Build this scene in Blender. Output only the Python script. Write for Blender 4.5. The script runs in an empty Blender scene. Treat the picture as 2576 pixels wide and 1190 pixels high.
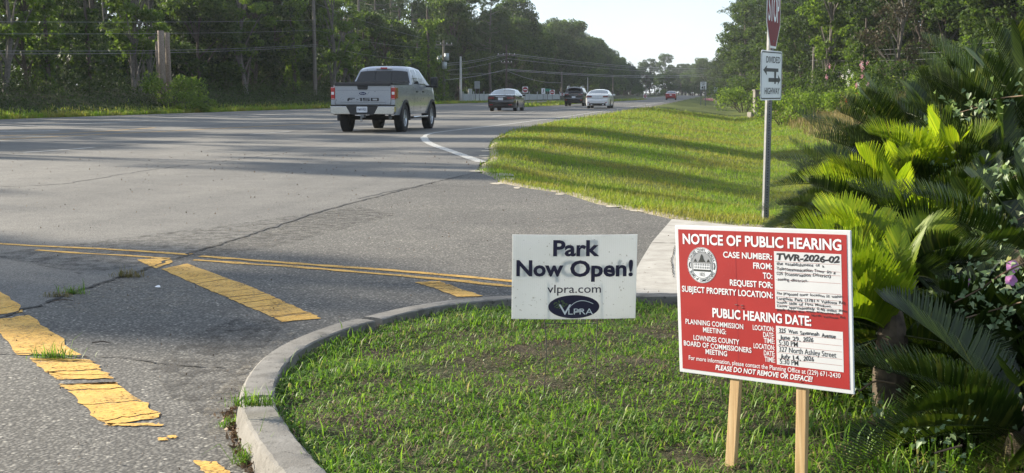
import bpy, bmesh, math, random
import numpy as np
from mathutils import Vector, Matrix

random.seed(7)
RNG = np.random.default_rng(7)
SC = bpy.context.scene
COL = SC.collection
R = math.radians

# ------------------------------------------------------------------ camera
FPX, CX, CY, HORIZON, EYE = 3200.0, 1288.0, 595.0, 233.0, 1.2     # photograph measured at 2576 x 1190
PITCH = math.atan((CY - HORIZON) / FPX)
cam = bpy.data.cameras.new("camera")
cam.sensor_width = 36
cam.lens = 36 * FPX / 2576
cam.clip_start, cam.clip_end = 0.05, 6000
cam_ob = bpy.data.objects.new("camera", cam)
cam_ob.location = (0, 0, EYE)
cam_ob.rotation_euler = (math.pi / 2 - PITCH, 0, 0)
COL.objects.link(cam_ob)
SC.camera = cam_ob
# ------------------------------------------------------------------ light
SUN_AZ, SUN_EL = R(-62), R(20.5)        # azimuth from +Y (clockwise), elevation
sun = bpy.data.lights.new("sun", 'SUN')
sun.energy, sun.angle, sun.color = 4.7, R(0.6), (1.0, 0.90, 0.73)
sun_ob = bpy.data.objects.new("sun", sun)
SD = Vector((math.sin(SUN_AZ) * math.cos(SUN_EL), math.cos(SUN_AZ) * math.cos(SUN_EL), math.sin(SUN_EL)))
sun_ob.rotation_euler = SD.to_track_quat('Z', 'Y').to_euler()
COL.objects.link(sun_ob)
W = bpy.data.worlds.new("World")
SC.world = W
W.use_nodes = True
wn, wl = W.node_tree.nodes, W.node_tree.links
bg = wn["Background"]
sky = wn.new("ShaderNodeTexSky")
sky.sky_type = 'NISHITA'
sky.sun_disc = False
sky.sun_elevation, sky.sun_rotation = SUN_EL, SUN_AZ
sky.air_density, sky.dust_density, sky.ozone_density = 1.0, 0.6, 2.5
tc = wn.new("ShaderNodeTexCoord")
mp = wn.new("ShaderNodeMapping")
mp.inputs['Scale'].default_value = (1.6, 1.6, 4.0)
wl.new(tc.outputs['Generated'], mp.inputs['Vector'])
cn = wn.new("ShaderNodeTexNoise")
cn.inputs['Scale'].default_value, cn.inputs['Detail'].default_value = 2.2, 6
wl.new(mp.outputs[0], cn.inputs['Vector'])
cr = wn.new("ShaderNodeValToRGB")
cr.color_ramp.elements[0].position, cr.color_ramp.elements[1].position = 0.32, 0.70
cr.color_ramp.elements[0].color = (.60, .60, .60, 1)
cr.color_ramp.elements[1].color = (0.92, 0.92, 0.92, 1)
wl.new(cn.outputs[0], cr.inputs[0])
cm = wn.new("ShaderNodeMixRGB")
cm.inputs['Color2'].default_value = (2.65, 2.9, 3.2, 1)
wl.new(cr.outputs[0], cm.inputs[0])
wl.new(sky.outputs[0], cm.inputs['Color1'])
ct = wn.new("ShaderNodeMixRGB")
ct.blend_type = 'MULTIPLY'
ct.inputs[0].default_value = 1.0
ct.inputs['Color2'].default_value = (.94, .98, 1.03, 1)
wl.new(cm.outputs[0], ct.inputs['Color1'])
wl.new(ct.outputs[0], bg.inputs['Color'])
bg.inputs['Strength'].default_value = 0.112
SC.view_settings.view_transform = 'Standard'
SC.view_settings.look = 'None'
SC.view_settings.exposure = 1.52
SC.view_settings.gamma = 1
SC.render.engine = 'CYCLES'
SC.cycles.max_bounces = 7
SC.cycles.diffuse_bounces = 3
SC.cycles.glossy_bounces = 3
SC.cycles.transmission_bounces = 4
SC.cycles.transparent_max_bounces = 6
SC.cycles.volume_bounces = 0
SC.cycles.use_denoising = True
SC.cycles.caustics_reflective = SC.cycles.caustics_refractive = False

# ------------------------------------------------------------------ geometry of the photograph
_cp, _sp = math.cos(PITCH), math.sin(PITCH)


def ray(px, py):
    a, b = (px - CX) / FPX, -(py - CY) / FPX
    return Vector((a, _cp + b * _sp, -_sp + b * _cp))


def G(px, py, z=0.0):
    d = ray(px, py)
    k = (z - EYE) / d.z
    return Vector((d.x * k, d.y * k, z))


def P(px, py, D):
    d = ray(px, py)
    k = D / d.y
    return Vector((d.x * k, D, EYE + d.z * k))


PHI = R(9.1)
_c, _s = math.cos(PHI), math.sin(PHI)


def st(x, y):
    return x * _s + y * _c, x * _c - y * _s       # along the highway, to its right


def xy(s, t):
    return s * _s + t * _c, s * _c - t * _s


# ------------------------------------------------------------------ object helpers
def link(o):
    COL.objects.link(o)
    return o


def tag(o, label=None, cat=None, group=None, kind=None):
    if label: o["label"] = label
    if cat: o["category"] = cat
    if group: o["group"] = group
    if kind: o["kind"] = kind
    return o


def thing(name, label, cat, loc=(0, 0, 0), rz=0.0, group=None):
    o = bpy.data.objects.new(name, None)
    o.empty_display_size = 0.2
    o.location = loc
    o.rotation_euler = (0, 0, rz)
    link(o)
    return tag(o, label, cat, group)


def mesh_np(name, V, F, m, parent=None, smooth=False, attrs=None):
    V = np.asarray(V, dtype=np.float32).reshape(-1, 3)
    F = np.asarray(F, dtype=np.int32)
    me = bpy.data.meshes.new(name)
    me.vertices.add(len(V))
    me.vertices.foreach_set("co", V.ravel())
    k = F.shape[1]
    me.loops.add(F.size)
    me.loops.foreach_set("vertex_index", F.ravel())
    me.polygons.add(len(F))
    me.polygons.foreach_set("loop_start", np.arange(0, F.size, k, dtype=np.int32))
    if smooth:
        me.polygons.foreach_set("use_smooth", np.ones(len(F), dtype=bool))
    if attrs:
        for an, av in attrs.items():
            at = me.attributes.new(an, 'FLOAT', 'POINT')
            at.data.foreach_set("value", np.asarray(av, dtype=np.float32))
    me.update()
    me.validate()
    me.materials.append(m)
    o = bpy.data.objects.new(name, me)
    if parent is not None: o.parent = parent
    return link(o)


def ob(name, V, F, m, parent=None, smooth=False):
    me = bpy.data.meshes.new(name)
    me.from_pydata([tuple(v) for v in V], [], [tuple(f) for f in F])
    if smooth:
        me.polygons.foreach_set("use_smooth", np.ones(len(F), dtype=bool))
    me.update()
    me.validate()
    me.materials.append(m)
    o = bpy.data.objects.new(name, me)
    if parent is not None: o.parent = parent
    return link(o)


class MB:
    """collects shapes for ONE mesh object"""

    def __init__(self):
        self.v, self.f = [], []

    def add(self, V, F):
        n = len(self.v)
        self.v += [tuple(p) for p in V]
        self.f += [tuple(i + n for i in f) for f in F]
        return self

    def box(self, c, s, rz=0.0, bev=0.0, rx=0.0):
        hx, hy, hz = s[0] / 2, s[1] / 2, s[2] / 2
        bm = bmesh.new()
        bmesh.ops.create_cube(bm, size=1, matrix=Matrix.Diagonal((s[0], s[1], s[2], 1)))
        if bev > 0:
            bmesh.ops.bevel(bm, geom=bm.edges[:], offset=min(bev, hx * .9, hy * .9, hz * .9), segments=2, affect='EDGES', profile=0.6)
        M = Matrix.Translation(c) @ Matrix.Rotation(rz, 4, 'Z') @ Matrix.Rotation(rx, 4, 'X')
        bm.verts.ensure_lookup_table()
        V = [M @ v.co for v in bm.verts]
        F = [[v.index for v in f.verts] for f in bm.faces]
        bm.free()
        return self.add(V, F)

    def tube(self, pts, rad, n=8, cap=True):
        pts = [Vector(p) for p in pts]
        if not hasattr(rad, '__len__'): rad = [rad] * len(pts)
        V, F = [], []
        up = Vector((0, 0, 1))
        prev = None
        for i, p in enumerate(pts):
            d = (pts[min(i + 1, len(pts) - 1)] - pts[max(i - 1, 0)])
            if d.length < 1e-9: d = Vector((0, 0, 1))
            d.normalize()
            if prev is None:
                a = d.cross(up)
                if a.length < 1e-3: a = d.cross(Vector((0, 1, 0)))
            else:
                a = prev - d * prev.dot(d)
            a.normalize()
            prev = a
            b = d.cross(a)
            for k in range(n):
                th = 2 * math.pi * k / n
                V.append(p + (a * math.cos(th) + b * math.sin(th)) * rad[i])
        for i in range(len(pts) - 1):
            for k in range(n):
                F.append((i * n + k, i * n + (k + 1) % n, (i + 1) * n + (k + 1) % n, (i + 1) * n + k))
        if cap:
            F.append(tuple(reversed(range(n))))
            F.append(tuple((len(pts) - 1) * n + k for k in range(n)))
        return self.add(V, F)

    def lathe_x(self, prof, c, n=32):
        """prof: (x, r) pairs turned round the X axis"""
        V, F = [], []
        for x, r in prof:
            for k in range(n):
                th = 2 * math.pi * k / n
                V.append((c[0] + x, c[1] + r * math.cos(th), c[2] + r * math.sin(th)))
        for i in range(len(prof) - 1):
            for k in range(n):
                F.append((i * n + k, i * n + (k + 1) % n, (i + 1) * n + (k + 1) % n, (i + 1) * n + k))
        return self.add(V, F)

    def prism(self, poly, y0, y1):
        """poly in x, z; thickness along y"""
        n = len(poly)
        V = [(x, y0, z) for x, z in poly] + [(x, y1, z) for x, z in poly]
        F = [tuple(range(n)), tuple(reversed(range(n, 2 * n)))]
        F += [(i, i + n, (i + 1) % n + n, (i + 1) % n) for i in range(n)]
        return self.add(V, F)

    def flat(self, poly, y):
        n = len(self.v)
        self.v += [(x, y, z) for x, z in poly]
        self.f.append(tuple(range(n, n + len(poly))))
        return self

    def build(self, name, m, parent=None, smooth=False):
        return ob(name, self.v, self.f, m, parent, smooth)


def copy_tree(o, parent=None):
    c = o.copy()
    COL.objects.link(c)
    if parent is not None:
        c.parent = parent
    for ch in list(o.children):
        copy_tree(ch, c)
    return c


# ------------------------------------------------------------------ lettering
_tcache = {}


def text_poly(s, bold=0.0, shear=0.0):
    key = (s, bold, shear)
    if key in _tcache: return _tcache[key]
    cu = bpy.data.curves.new("lettering", 'FONT')
    cu.body = s
    cu.offset = bold
    cu.shear = shear
    cu.resolution_u = 3
    o = bpy.data.objects.new("lettering", cu)
    COL.objects.link(o)
    dg = bpy.context.evaluated_depsgraph_get()
    me = bpy.data.meshes.new_from_object(o.evaluated_get(dg))
    V = np.array([v.co[:2] for v in me.vertices]).reshape(-1, 2)
    F = [tuple(p.vertices) for p in me.polygons]
    bpy.data.meshes.remove(me)
    bpy.data.objects.remove(o)
    bpy.data.curves.remove(cu)
    _tcache[key] = (V, F)
    return V, F


CAP = None


def put_text(mb, s, x0, x1, zb, cap, y, bold=0.02, shear=0.0, tilt=0.0, jitter=0.0):
    """letters on a plane facing -Y, from x0 to x1 on the baseline zb with capitals of height cap"""
    global CAP
    if CAP is None:
        v, _ = text_poly("H")
        CAP = v[:, 1].max()
    V, F = text_poly(s, bold, shear)
    if not len(V): return
    a, b = V[:, 0].min(), V[:, 0].max()
    U = np.zeros((len(V), 3))
    U[:, 0] = x0 + (V[:, 0] - a) / max(b - a, 1e-6) * (x1 - x0)
    U[:, 2] = zb + V[:, 1] / CAP * cap + (U[:, 0] - x0) * tilt
    if jitter:
        U[:, 2] += np.sin(U[:, 0] * 173.0) * jitter + np.sin(U[:, 0] * 61.0 + 1.3) * jitter
        U[:, 0] += np.sin(U[:, 2] * 311.0 + U[:, 0] * 90) * jitter * .7
    U[:, 1] = y
    mb.add(U, F)


# ------------------------------------------------------------------ materials
def lin(r, g=None, b=None):
    """sRGB bytes to a linear colour"""
    def f(c):
        c /= 255.0
        return c / 12.92 if c <= 0.04045 else ((c + 0.055) / 1.055) ** 2.4
    return (f(r), f(g), f(b), 1)


def C4(c):
    return tuple(c) if len(c) == 4 else (*c, 1)


class NT:
    def __init__(self, name):
        self.m = bpy.data.materials.new(name)
        self.m.use_nodes = True
        self.t = self.m.node_tree
        self.n, self.l = self.t.nodes, self.t.links
        self.bsdf = self.n["Principled BSDF"]
        self.out = self.n["Material Output"]
        self._pos = None

    def node(self, typ, **kw):
        n = self.n.new(typ)
        for k, v in kw.items():
            if k in n.inputs:
                s = n.inputs[k]
                if hasattr(v, 'is_output') or isinstance(v, bpy.types.NodeSocket): self.l.new(v, s)
                else: s.default_value = v
            else: setattr(n, k, v)
        return n

    def pos(self, obj=False):
        if obj:
            return self.node("ShaderNodeTexCoord").outputs['Object']
        if self._pos is None:
            self._pos = self.node("ShaderNodeNewGeometry").outputs['Position']
        return self._pos

    def noise(self, scale, detail=4, vec=None, rough=0.55, dist=0.0, stretch=None):
        v = vec if vec is not None else self.pos()
        if stretch is not None:
            mpn = self.node("ShaderNodeMapping")
            mpn.inputs['Scale'].default_value = stretch
            self.l.new(v, mpn.inputs[0])
            v = mpn.outputs[0]
        n = self.node("ShaderNodeTexNoise", Scale=scale, Detail=detail, Roughness=rough, Distortion=dist)
        self.l.new(v, n.inputs['Vector'])
        return n.outputs[0]

    def voro(self, scale, vec=None):
        n = self.node("ShaderNodeTexVoronoi", Scale=scale)
        self.l.new(vec if vec is not None else self.pos(), n.inputs['Vector'])
        return n

    def ramp(self, fac, stops):
        n = self.node("ShaderNodeValToRGB")
        e = n.color_ramp.elements
        while len(e) < len(stops): e.new(0.5)
        for el, (p, c) in zip(e, stops):
            el.position = p
            el.color = C4(c) if hasattr(c, '__len__') else (c, c, c, 1)
        self.l.new(fac, n.inputs[0])
        return n.outputs[0]

    def mix(self, fac, a, b, mode='MIX'):
        n = self.node("ShaderNodeMixRGB", blend_type=mode)
        for s, v in ((n.inputs[0], fac), (n.inputs[1], a), (n.inputs[2], b)):
            if isinstance(v, bpy.types.NodeSocket): self.l.new(v, s)
            elif hasattr(v, '__len__'): s.default_value = C4(v)
            else: s.default_value = v
        return n.outputs[0]

    def math(self, op, a, b=0.0):
        n = self.node("ShaderNodeMath", operation=op)
        for s, v in ((n.inputs[0], a), (n.inputs[1], b)):
            if isinstance(v, bpy.types.NodeSocket): self.l.new(v, s)
            else: s.default_value = v
        return n.outputs[0]

    def bump(self, h, strength=0.3, dist=0.02):
        b = self.node("ShaderNodeBump", Strength=strength, Distance=dist)
        self.l.new(h, b.inputs['Height'])
        self.l.new(b.outputs[0], self.bsdf.inputs['Normal'])

    def set(self, **kw):
        names = dict(color='Base Color', rough='Roughness', metal='Metallic', coat='Coat Weight', spec='Specular IOR Level', trans='Transmission Weight', alpha='Alpha', ior='IOR', emis='Emission Color', emstr='Emission Strength', coatr='Coat Roughness')
        for k, v in kw.items():
            s = self.bsdf.inputs[names[k]]
            if isinstance(v, bpy.types.NodeSocket): self.l.new(v, s)
            elif hasattr(v, '__len__'): s.default_value = C4(v)
            else: s.default_value = v
        return self

    def translucent(self, color, amount):
        t = self.node("ShaderNodeBsdfTranslucent")
        if isinstance(color, bpy.types.NodeSocket): self.l.new(color, t.inputs[0])
        else: t.inputs[0].default_value = C4(color)
        mx = self.node("ShaderNodeMixShader")
        mx.inputs[0].default_value = amount
        self.l.new(self.bsdf.outputs[0], mx.inputs[1])
        self.l.new(t.outputs[0], mx.inputs[2])
        self.l.new(mx.outputs[0], self.out.inputs[0])
        return self

    def chip(self, fac):
        """let what lies below show where fac is 0"""
        t = self.node("ShaderNodeBsdfTransparent")
        mx = self.node("ShaderNodeMixShader")
        self.l.new(fac, mx.inputs[0])
        self.l.new(t.outputs[0], mx.inputs[1])
        self.l.new(self.bsdf.outputs[0], mx.inputs[2])
        self.l.new(mx.outputs[0], self.out.inputs[0])
        return self


def plain(name, c, rough=0.6, metal=0.0, var=0.12, scale=6.0, coat=0.0, spec=0.5):
    q = NT(name)
    n = q.noise(scale, 4, q.pos(True))
    c = C4(c)
    lo = tuple(x * (1 - var) for x in c[:3])
    hi = tuple(min(1, x * (1 + var)) for x in c[:3])
    q.set(color=q.ramp(n, [(0.3, lo), (0.7, hi)]), rough=rough, metal=metal, coat=coat, spec=spec)
    return q.m


def leaf(name, stops, trans=0.35, tcol=None, rough=0.62, spec=0.18, patch=None):
    q = NT(name)
    g = q.node("ShaderNodeNewGeometry")
    c = q.ramp(g.outputs['Random Per Island'], stops)
    if patch:
        nz = q.ramp(q.noise(patch[0], 3), [(0.42, 0), (0.62, 1)])
        c = q.mix(nz, c, q.mix(0.75, c, patch[1]))
    q.set(color=c, rough=rough, spec=spec)
    q.translucent(q.mix(1.0, c, tcol, 'MULTIPLY') if tcol else c, trans)
    return q.m


M = {}
M['tree_dark'] = leaf('leaf_dark_green', [(0, (.012, .026, .008)), (.5, (.022, .043, .012)), (1, (.042, .068, .018))], .30, (2.3, 2.2, 1.0))
M['tree_mid'] = leaf('leaf_mid_green', [(0, (.022, .044, .011)), (.5, (.038, .068, .016)), (1, (.070, .105, .026))], .36, (2.2, 2.2, 1.0))
M['tree_light'] = leaf('leaf_yellow_green', [(0, (.050, .090, .016)), (.5, (.075, .125, .022)), (1, (.11, .16, .034))], .42, (2.2, 2.2, 1.0))
M['pine'] = leaf('pine_needles', [(0, (.020, .042, .016)), (.6, (.036, .066, .024)), (1, (.060, .090, .030))], .25, (2.0, 2.0, 1.2))
M['brownleaf'] = leaf('leaf_withered', [(0, (.05, .042, .028)), (.6, (.08, .065, .04)), (1, (.06, .08, .035))], .3)
M['under'] = leaf('undergrowth_leaves', [(0, (.020, .036, .009)), (.5, (.030, .054, .013)), (1, (.048, .078, .020))], .25, (1.9, 1.9, 1.0))
M['shrub'] = leaf('shrub_leaves', [(0, (.060, .105, .016)), (.5, (.10, .155, .024)), (1, (.16, .21, .045))], .42, (1.9, 2.0, 1.0))
M['bark'] = plain('bark', (.075, .058, .046), .9, var=.45, scale=9)
M['palebark'] = plain('pale_bark', (.13, .115, .10), .9, var=.35, scale=9)
M['cutbark'] = plain('cut_trunk_bark', (.20, .155, .12), .9, var=.35, scale=14)
M['utility'] = plain('weathered_pole_wood', (.16, .14, .12), .85, var=.3, scale=12)
M['concrete_pole'] = plain('pale_pole', (.55, .54, .52), .7)
M['wire'] = plain('wire', (.20, .20, .20), .45, .6)
M['dark_wire'] = plain('dark_wire', (.05, .05, .05), .5, .3)
M['steel'] = plain('galvanised_steel', (.17, .175, .18), .55, .35, var=.18, scale=30)
M['white'] = plain('white_sheeting', (.74, .75, .77), .45, var=.04)
M['signred'] = plain('faded_red_sheeting', (.33, .030, .038), .42, var=.10, scale=10)
M['stopred'] = plain('dark_stop_red', (.19, .018, .026), .6, var=.15, scale=10, spec=.2)  # deeper, duller red than the other sign sheeting
M['black'] = plain('black_lettering', (.016, .016, .020), .5)
M['signback'] = plain('sign_back_aluminium', (.34, .37, .37), .5, .4)
M['streetgreen'] = plain('green_sheeting', (.03, .22, .14), .4)
M['fence'] = plain('white_fence', (.40, .42, .42), .6, var=.1)
M['stone'] = plain('grey_stone', (.17, .155, .135), .85, var=.3, scale=18)
M['plaque'] = plain('dark_plaque', (.035, .04, .05), .4)
M['wood'] = None
M['tyre'] = plain('tyre_rubber', (.018, .018, .019), .85, var=.3, scale=25)
M['rim'] = plain('alloy_rim', (.42, .43, .45), .3, .9)
M['darkrim'] = plain('grey_rim', (.18, .18, .19), .35, .9)
M['trim'] = plain('black_plastic_trim', (.022, .022, .024), .6)
M['chrome'] = plain('chrome', (.62, .62, .62), .16, 1.0, var=.05)
M['plate'] = plain('licence_plate', (.62, .64, .68), .4)
M['plateink'] = plain('plate_ink', (.05, .06, .11), .5)
M['underbody'] = plain('dark_underbody', (.012, .012, .013), .9)


def paint(name, c, metal=.55, rough=.28, flake=.06):
    q = NT(name)
    n = q.noise(3.0, 4, q.pos(True))
    dirt = q.noise(14.0, 5, q.pos(True))
    c = C4(c)
    col = q.mix(q.math('MULTIPLY', dirt, .12 if c[0] > .1 else .025), q.ramp(n, [(.3, tuple(x * (1 - flake) for x in c[:3])), (.7, c)]), (.25, .22, .18))
    q.set(color=col, metal=metal, rough=q.ramp(dirt, [(.3, rough * .85), (.7, rough * 1.25)]), coat=.8, coatr=.08)
    return q.m


M['silver'] = paint('silver_paint', (.34, .36, .40), .40, .30)
M['blackpaint'] = paint('black_paint', (.006, .006, .008), .0, .20)
M['whitepaint'] = paint('white_paint', (.74, .75, .77), .0, .3)
M['redpaint'] = paint('red_paint', (.34, .012, .020), .3, .3)


def glass(name, c, rough=.06):
    q = NT(name)
    q.set(color=q.ramp(q.noise(5, 2, q.pos(True)), [(.3, tuple(x * .8 for x in c)), (.7, c)]), rough=rough, spec=.45, coat=.25, coatr=.03)
    return q.m


M['tint'] = glass('tinted_glass', (.012, .013, .016))
M['paleglass'] = glass('window_glass', (.07, .085, .10))
M['redlens'] = plain('red_lens', (.38, .012, .016), .18, var=.1, coat=.8)
M['whitelens'] = plain('clear_lens', (.75, .72, .74), .15, var=.08, coat=.8)
M['darkredlens'] = plain('dark_red_lens', (.14, .010, .014), .18, var=.1, coat=.8)
M['blue'] = plain('blue_badge', (.012, .022, .075), .3)
M['silverink'] = plain('silver_script', (.55, .56, .60), .35, .5)

# ------------------------------------------------------------------ ground, roads, kerb
def w2(px, py):
    g = G(px, py)
    return (g.x, g.y)


HW_R = [w2(*p) for p in [(1203, 424), (1206, 412), (1229, 402), (1232, 388), (1227, 372), (1238, 352), (1285, 329), (1400, 306), (1500, 291), (1600, 275), (1690, 258)]]
HW_R += [xy(s, -5.4) for s in (260, 500, 1300)]
HW_L = [xy(-60, -32.4)] + [w2(*p) for p in [(0, 300.6), (423, 286), (837, 272), (1101, 262), (1230, 258), (1381, 254), (1544, 252)]] + [xy(300, -17), xy(1300, -17)]
JOINT = [xy(-60, -3.65), xy(-5, -3.65)] + [w2(*p) for p in [(0, 803), (430, 655), (820, 528), (1060, 466), (1180, 438)]]
VERGE = [w2(*p) for p in [(1203, 424), (1196, 432), (1222, 440), (1240, 446), (1255, 460), (1330, 474), (1420, 487), (1500, 513), (1560, 524), (1640, 540), (1700, 554), (1830, 567), (1960, 577), (2090, 600)]]
SIDE_END = [(3.2, 8.0), (3.4, 2.0), (3.0, -12), (-7, -30)]
HIGHWAY = JOINT + HW_R + HW_L[::-1]
SIDE = JOINT + VERGE + SIDE_END
_lt = np.array([st(*p) for p in HW_L])


def inside(poly, X, Y):
    r = np.zeros(X.shape, bool)
    n = len(poly)
    for i in range(n):
        x0, y0 = poly[i]
        x1, y1 = poly[(i + 1) % n]
        if y0 == y1: continue
        c = ((y0 > Y) != (y1 > Y)) & (X < (x1 - x0) * (Y - y0) / (y1 - y0) + x0)
        r ^= c
    return r


def dist(lines, X, Y):
    d = np.full(X.shape, 1e9)
    for ln in lines:
        for (x0, y0), (x1, y1) in zip(ln[:-1], ln[1:]):
            dx, dy = x1 - x0, y1 - y0
            L = dx * dx + dy * dy + 1e-12
            u = np.clip(((X - x0) * dx + (Y - y0) * dy) / L, 0, 1)
            d = np.minimum(d, np.hypot(X - x0 - u * dx, Y - y0 - u * dy))
    return d


def wob(X, Y, k, seed=0.0):
    return (np.sin(X * k + seed) * np.cos(Y * k * 1.13 + seed * 2.1) + .6 * np.sin(X * k * 2.3 + Y * k * 1.7 + seed * 3) + .4 * np.sin(Y * k * 3.9 - X * k * 3.1 + seed)) / 2.0


def sstep(a, b, x):
    u = np.clip((x - a) / (b - a), 0, 1)
    return u * u * (3 - 2 * u)


def terrain(X, Y, with_sd=False):
    X = np.atleast_1d(np.asarray(X, float))
    Y = np.atleast_1d(np.asarray(Y, float))
    S, T = X * _s + Y * _c, X * _c - Y * _s
    ins = inside(HIGHWAY, X, Y) | inside(SIDE, X, Y)
    d = dist([HW_R, HW_L, VERGE + SIDE_END], X, Y)
    right = np.interp(T, [-7, -4, -1, 1.2, 3.2, 5.5, 8, 12, 30, 80], [.02, -.05, -.42, -.72, -.55, .05, .70, 1.05, 1.3, 1.6])
    right = right * sstep(9, 22, S) + (1 - sstep(9, 22, S)) * .03
    tl = np.interp(S, _lt[:, 0], _lt[:, 1])
    left = np.interp(tl - T, [0, 2, 6, 12, 60], [.02, .25, .95, 1.5, 2.2]) * (1 - .9 * sstep(105, 150, S))
    z = np.where(T > -10, right, left)
    z = z + .04 * wob(X, Y, .9) * np.clip(d, 0, 1) + .015 * wob(X, Y, 4.1, 1.0) * np.clip(d * 2, 0, 1)
    z = np.where(ins, -.05, -.012 + (z + .012) * sstep(0, 1.4, d) + .022 * sstep(0, .12, d))
    if with_sd: return z, np.where(ins, -d, d)
    return z


def tz(x, y):
    return float(terrain(x, y)[0])


rad = np.concatenate([[0.3], np.geomspace(1.0, 3200, 330)])
ang = np.radians(np.concatenate([np.arange(-180, -30, 6), np.arange(-30, 30.01, .25), np.arange(36, 180, 6)]))
RR, AA = np.meshgrid(rad, ang, indexing='ij')
GX, GY = RR * np.sin(AA), RR * np.cos(AA)
GZ, GD = terrain(GX.ravel(), GY.ravel(), True)
nr, na = RR.shape
idx = np.arange(nr * na).reshape(nr, na)
i2 = np.roll(idx, -1, axis=1)
GX, GY = GX.ravel(), GY.ravel()
GF = np.stack([idx[:-1], idx[1:], i2[1:], i2[:-1]], -1).reshape(-1, 4)
q = NT('grassy_ground')
gn = q.ramp(q.noise(.55, 5), [(.35, (.080, .115, .018)), (.55, (.110, .145, .022)), (.7, (.150, .140, .036))])
gf = q.mix(q.math('MULTIPLY', q.noise(9, 4), .9), gn, (.045, .050, .016))
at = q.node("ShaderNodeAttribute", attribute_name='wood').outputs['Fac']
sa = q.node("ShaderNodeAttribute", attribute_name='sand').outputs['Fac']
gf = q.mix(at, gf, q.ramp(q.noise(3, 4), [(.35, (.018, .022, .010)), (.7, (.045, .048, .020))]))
sm = q.ramp(q.math('MULTIPLY', sa, q.math('ADD', q.noise(4, 4), .45)), [(.38, 0), (.55, 1)])
gf = q.mix(sm, gf, q.ramp(q.noise(30, 3), [(.3, (.24, .20, .15)), (.7, (.40, .35, .27))]))
q.set(color=gf, rough=.95, spec=.15)
q.bump(q.noise(22, 5), .5, .05)
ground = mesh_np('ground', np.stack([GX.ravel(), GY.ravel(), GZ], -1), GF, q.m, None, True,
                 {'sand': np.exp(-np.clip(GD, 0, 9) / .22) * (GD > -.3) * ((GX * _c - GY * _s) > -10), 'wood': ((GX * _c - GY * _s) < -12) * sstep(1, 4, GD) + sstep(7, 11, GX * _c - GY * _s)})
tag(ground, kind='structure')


def asphalt(name, dark, light, stone, big, coarse, patch=.5):
    q = NT(name)
    v = q.voro(coarse)
    grain = q.ramp(v.outputs['Color'], [(.0, dark), (.45, tuple((a + b) / 2 for a, b in zip(dark, light))), (.80, light), (1, stone)])
    fine = q.noise(coarse * 1.7, 3)
    col = q.mix(q.ramp(v.outputs['Distance'], [(.25, 0), (.62, .75)]), grain, tuple(x * .45 for x in dark))
    col = q.mix(q.math('MULTIPLY', fine, .35), col, dark)
    pt = q.ramp(q.noise(.35, 5, rough=.6), [(.32, (.74, .74, .75)), (.5, (1, 1, 1)), (.68, (1.26, 1.24, 1.2))])
    col = q.mix(patch, col, q.mix(1.0, col, pt, 'MULTIPLY'))
    pt2 = q.ramp(q.noise(2.6, 6, rough=.7), [(.3, (.78, .78, .78)), (.62, (1.12, 1.12, 1.1))])
    col = q.mix(.7, col, q.mix(1.0, col, pt2, 'MULTIPLY'))
    if big:                                            # wheel tracks along the highway
        rot = q.node("ShaderNodeMapping")
        rot.inputs['Rotation'].default_value = (0, 0, PHI)
        q.l.new(q.pos(), rot.inputs[0])
        tr = q.noise(1.0, 4, rot.outputs[0], stretch=(.75, .012, 1))
        col = q.mix(.55, col, q.mix(1.0, col, q.ramp(tr, [(.35, (.72, .72, .73)), (.65, (1.22, 1.2, 1.17))]), 'MULTIPLY'))
    q.set(color=col, rough=.88, spec=.35)
    h = q.math('SUBTRACT', q.math('MULTIPLY', fine, .4), v.outputs['Distance'])
    q.bump(h, .35, .008)
    return q.m


M['highway'] = asphalt('highway_asphalt', (.128, .124, .118), (.272, .260, .240), (.30, .29, .27), True, 95)
M['side'] = asphalt('coarse_asphalt', (.076, .072, .067), (.250, .236, .213), (.62, .58, .50), False, 72, .7)
q = NT('weathered_concrete')
cc = q.ramp(q.noise(7, 6, rough=.65), [(.3, (.145, .136, .122)), (.55, (.215, .205, .188)), (.75, (.285, .27, .25))])
cc = q.mix(q.ramp(q.noise(1.7, 5), [(.45, 0), (.75, .6)]), cc, (.14, .13, .115))
cc = q.mix(q.math('MULTIPLY', q.noise(160, 2), .35), cc, (.16, .15, .14))
cc = q.mix(q.ramp(q.noise(11, 6, rough=.75), [(.52, 0), (.66, .7)]), cc, (.085, .08, .07))
cc = q.mix(q.ramp(q.noise(34, 4, rough=.7), [(.60, 0), (.68, .8)]), cc, (.05, .048, .044))
q.set(color=cc, rough=.9, spec=.25)
q.bump(q.noise(120, 4), .35, .006)
M['concrete'] = q.m


def sheet(name, pts, z, m, kind='structure'):
    o = ob(name, [(x, y, z) for x, y in pts], [tuple(range(len(pts)))], m)
    return tag(o, kind=kind)


sheet('highway', HIGHWAY, 0.0, M['highway'])
sheet('side_road', SIDE, 0.0, M['side'])
APRON = [w2(*p) for p in [(1690, 552), (1760, 558), (1830, 566), (1960, 577), (2085, 600), (2120, 660), (2060, 760), (1600, 742), (1590, 700), (1610, 660), (1640, 610)]]
q = NT('pale_concrete')
cc = q.ramp(q.noise(6, 6, rough=.65), [(.3, (.30, .28, .25)), (.55, (.40, .38, .345)), (.75, (.48, .46, .42))])
cc = q.mix(q.ramp(q.noise(1.9, 5), [(.5, 0), (.75, .5)]), cc, (.2, .18, .155))
q.set(color=cc, rough=.9, spec=.25)
q.bump(q.noise(110, 4), .3, .006)
M['apron'] = q.m
sheet('pavement', APRON, .004, M['apron'])

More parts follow.
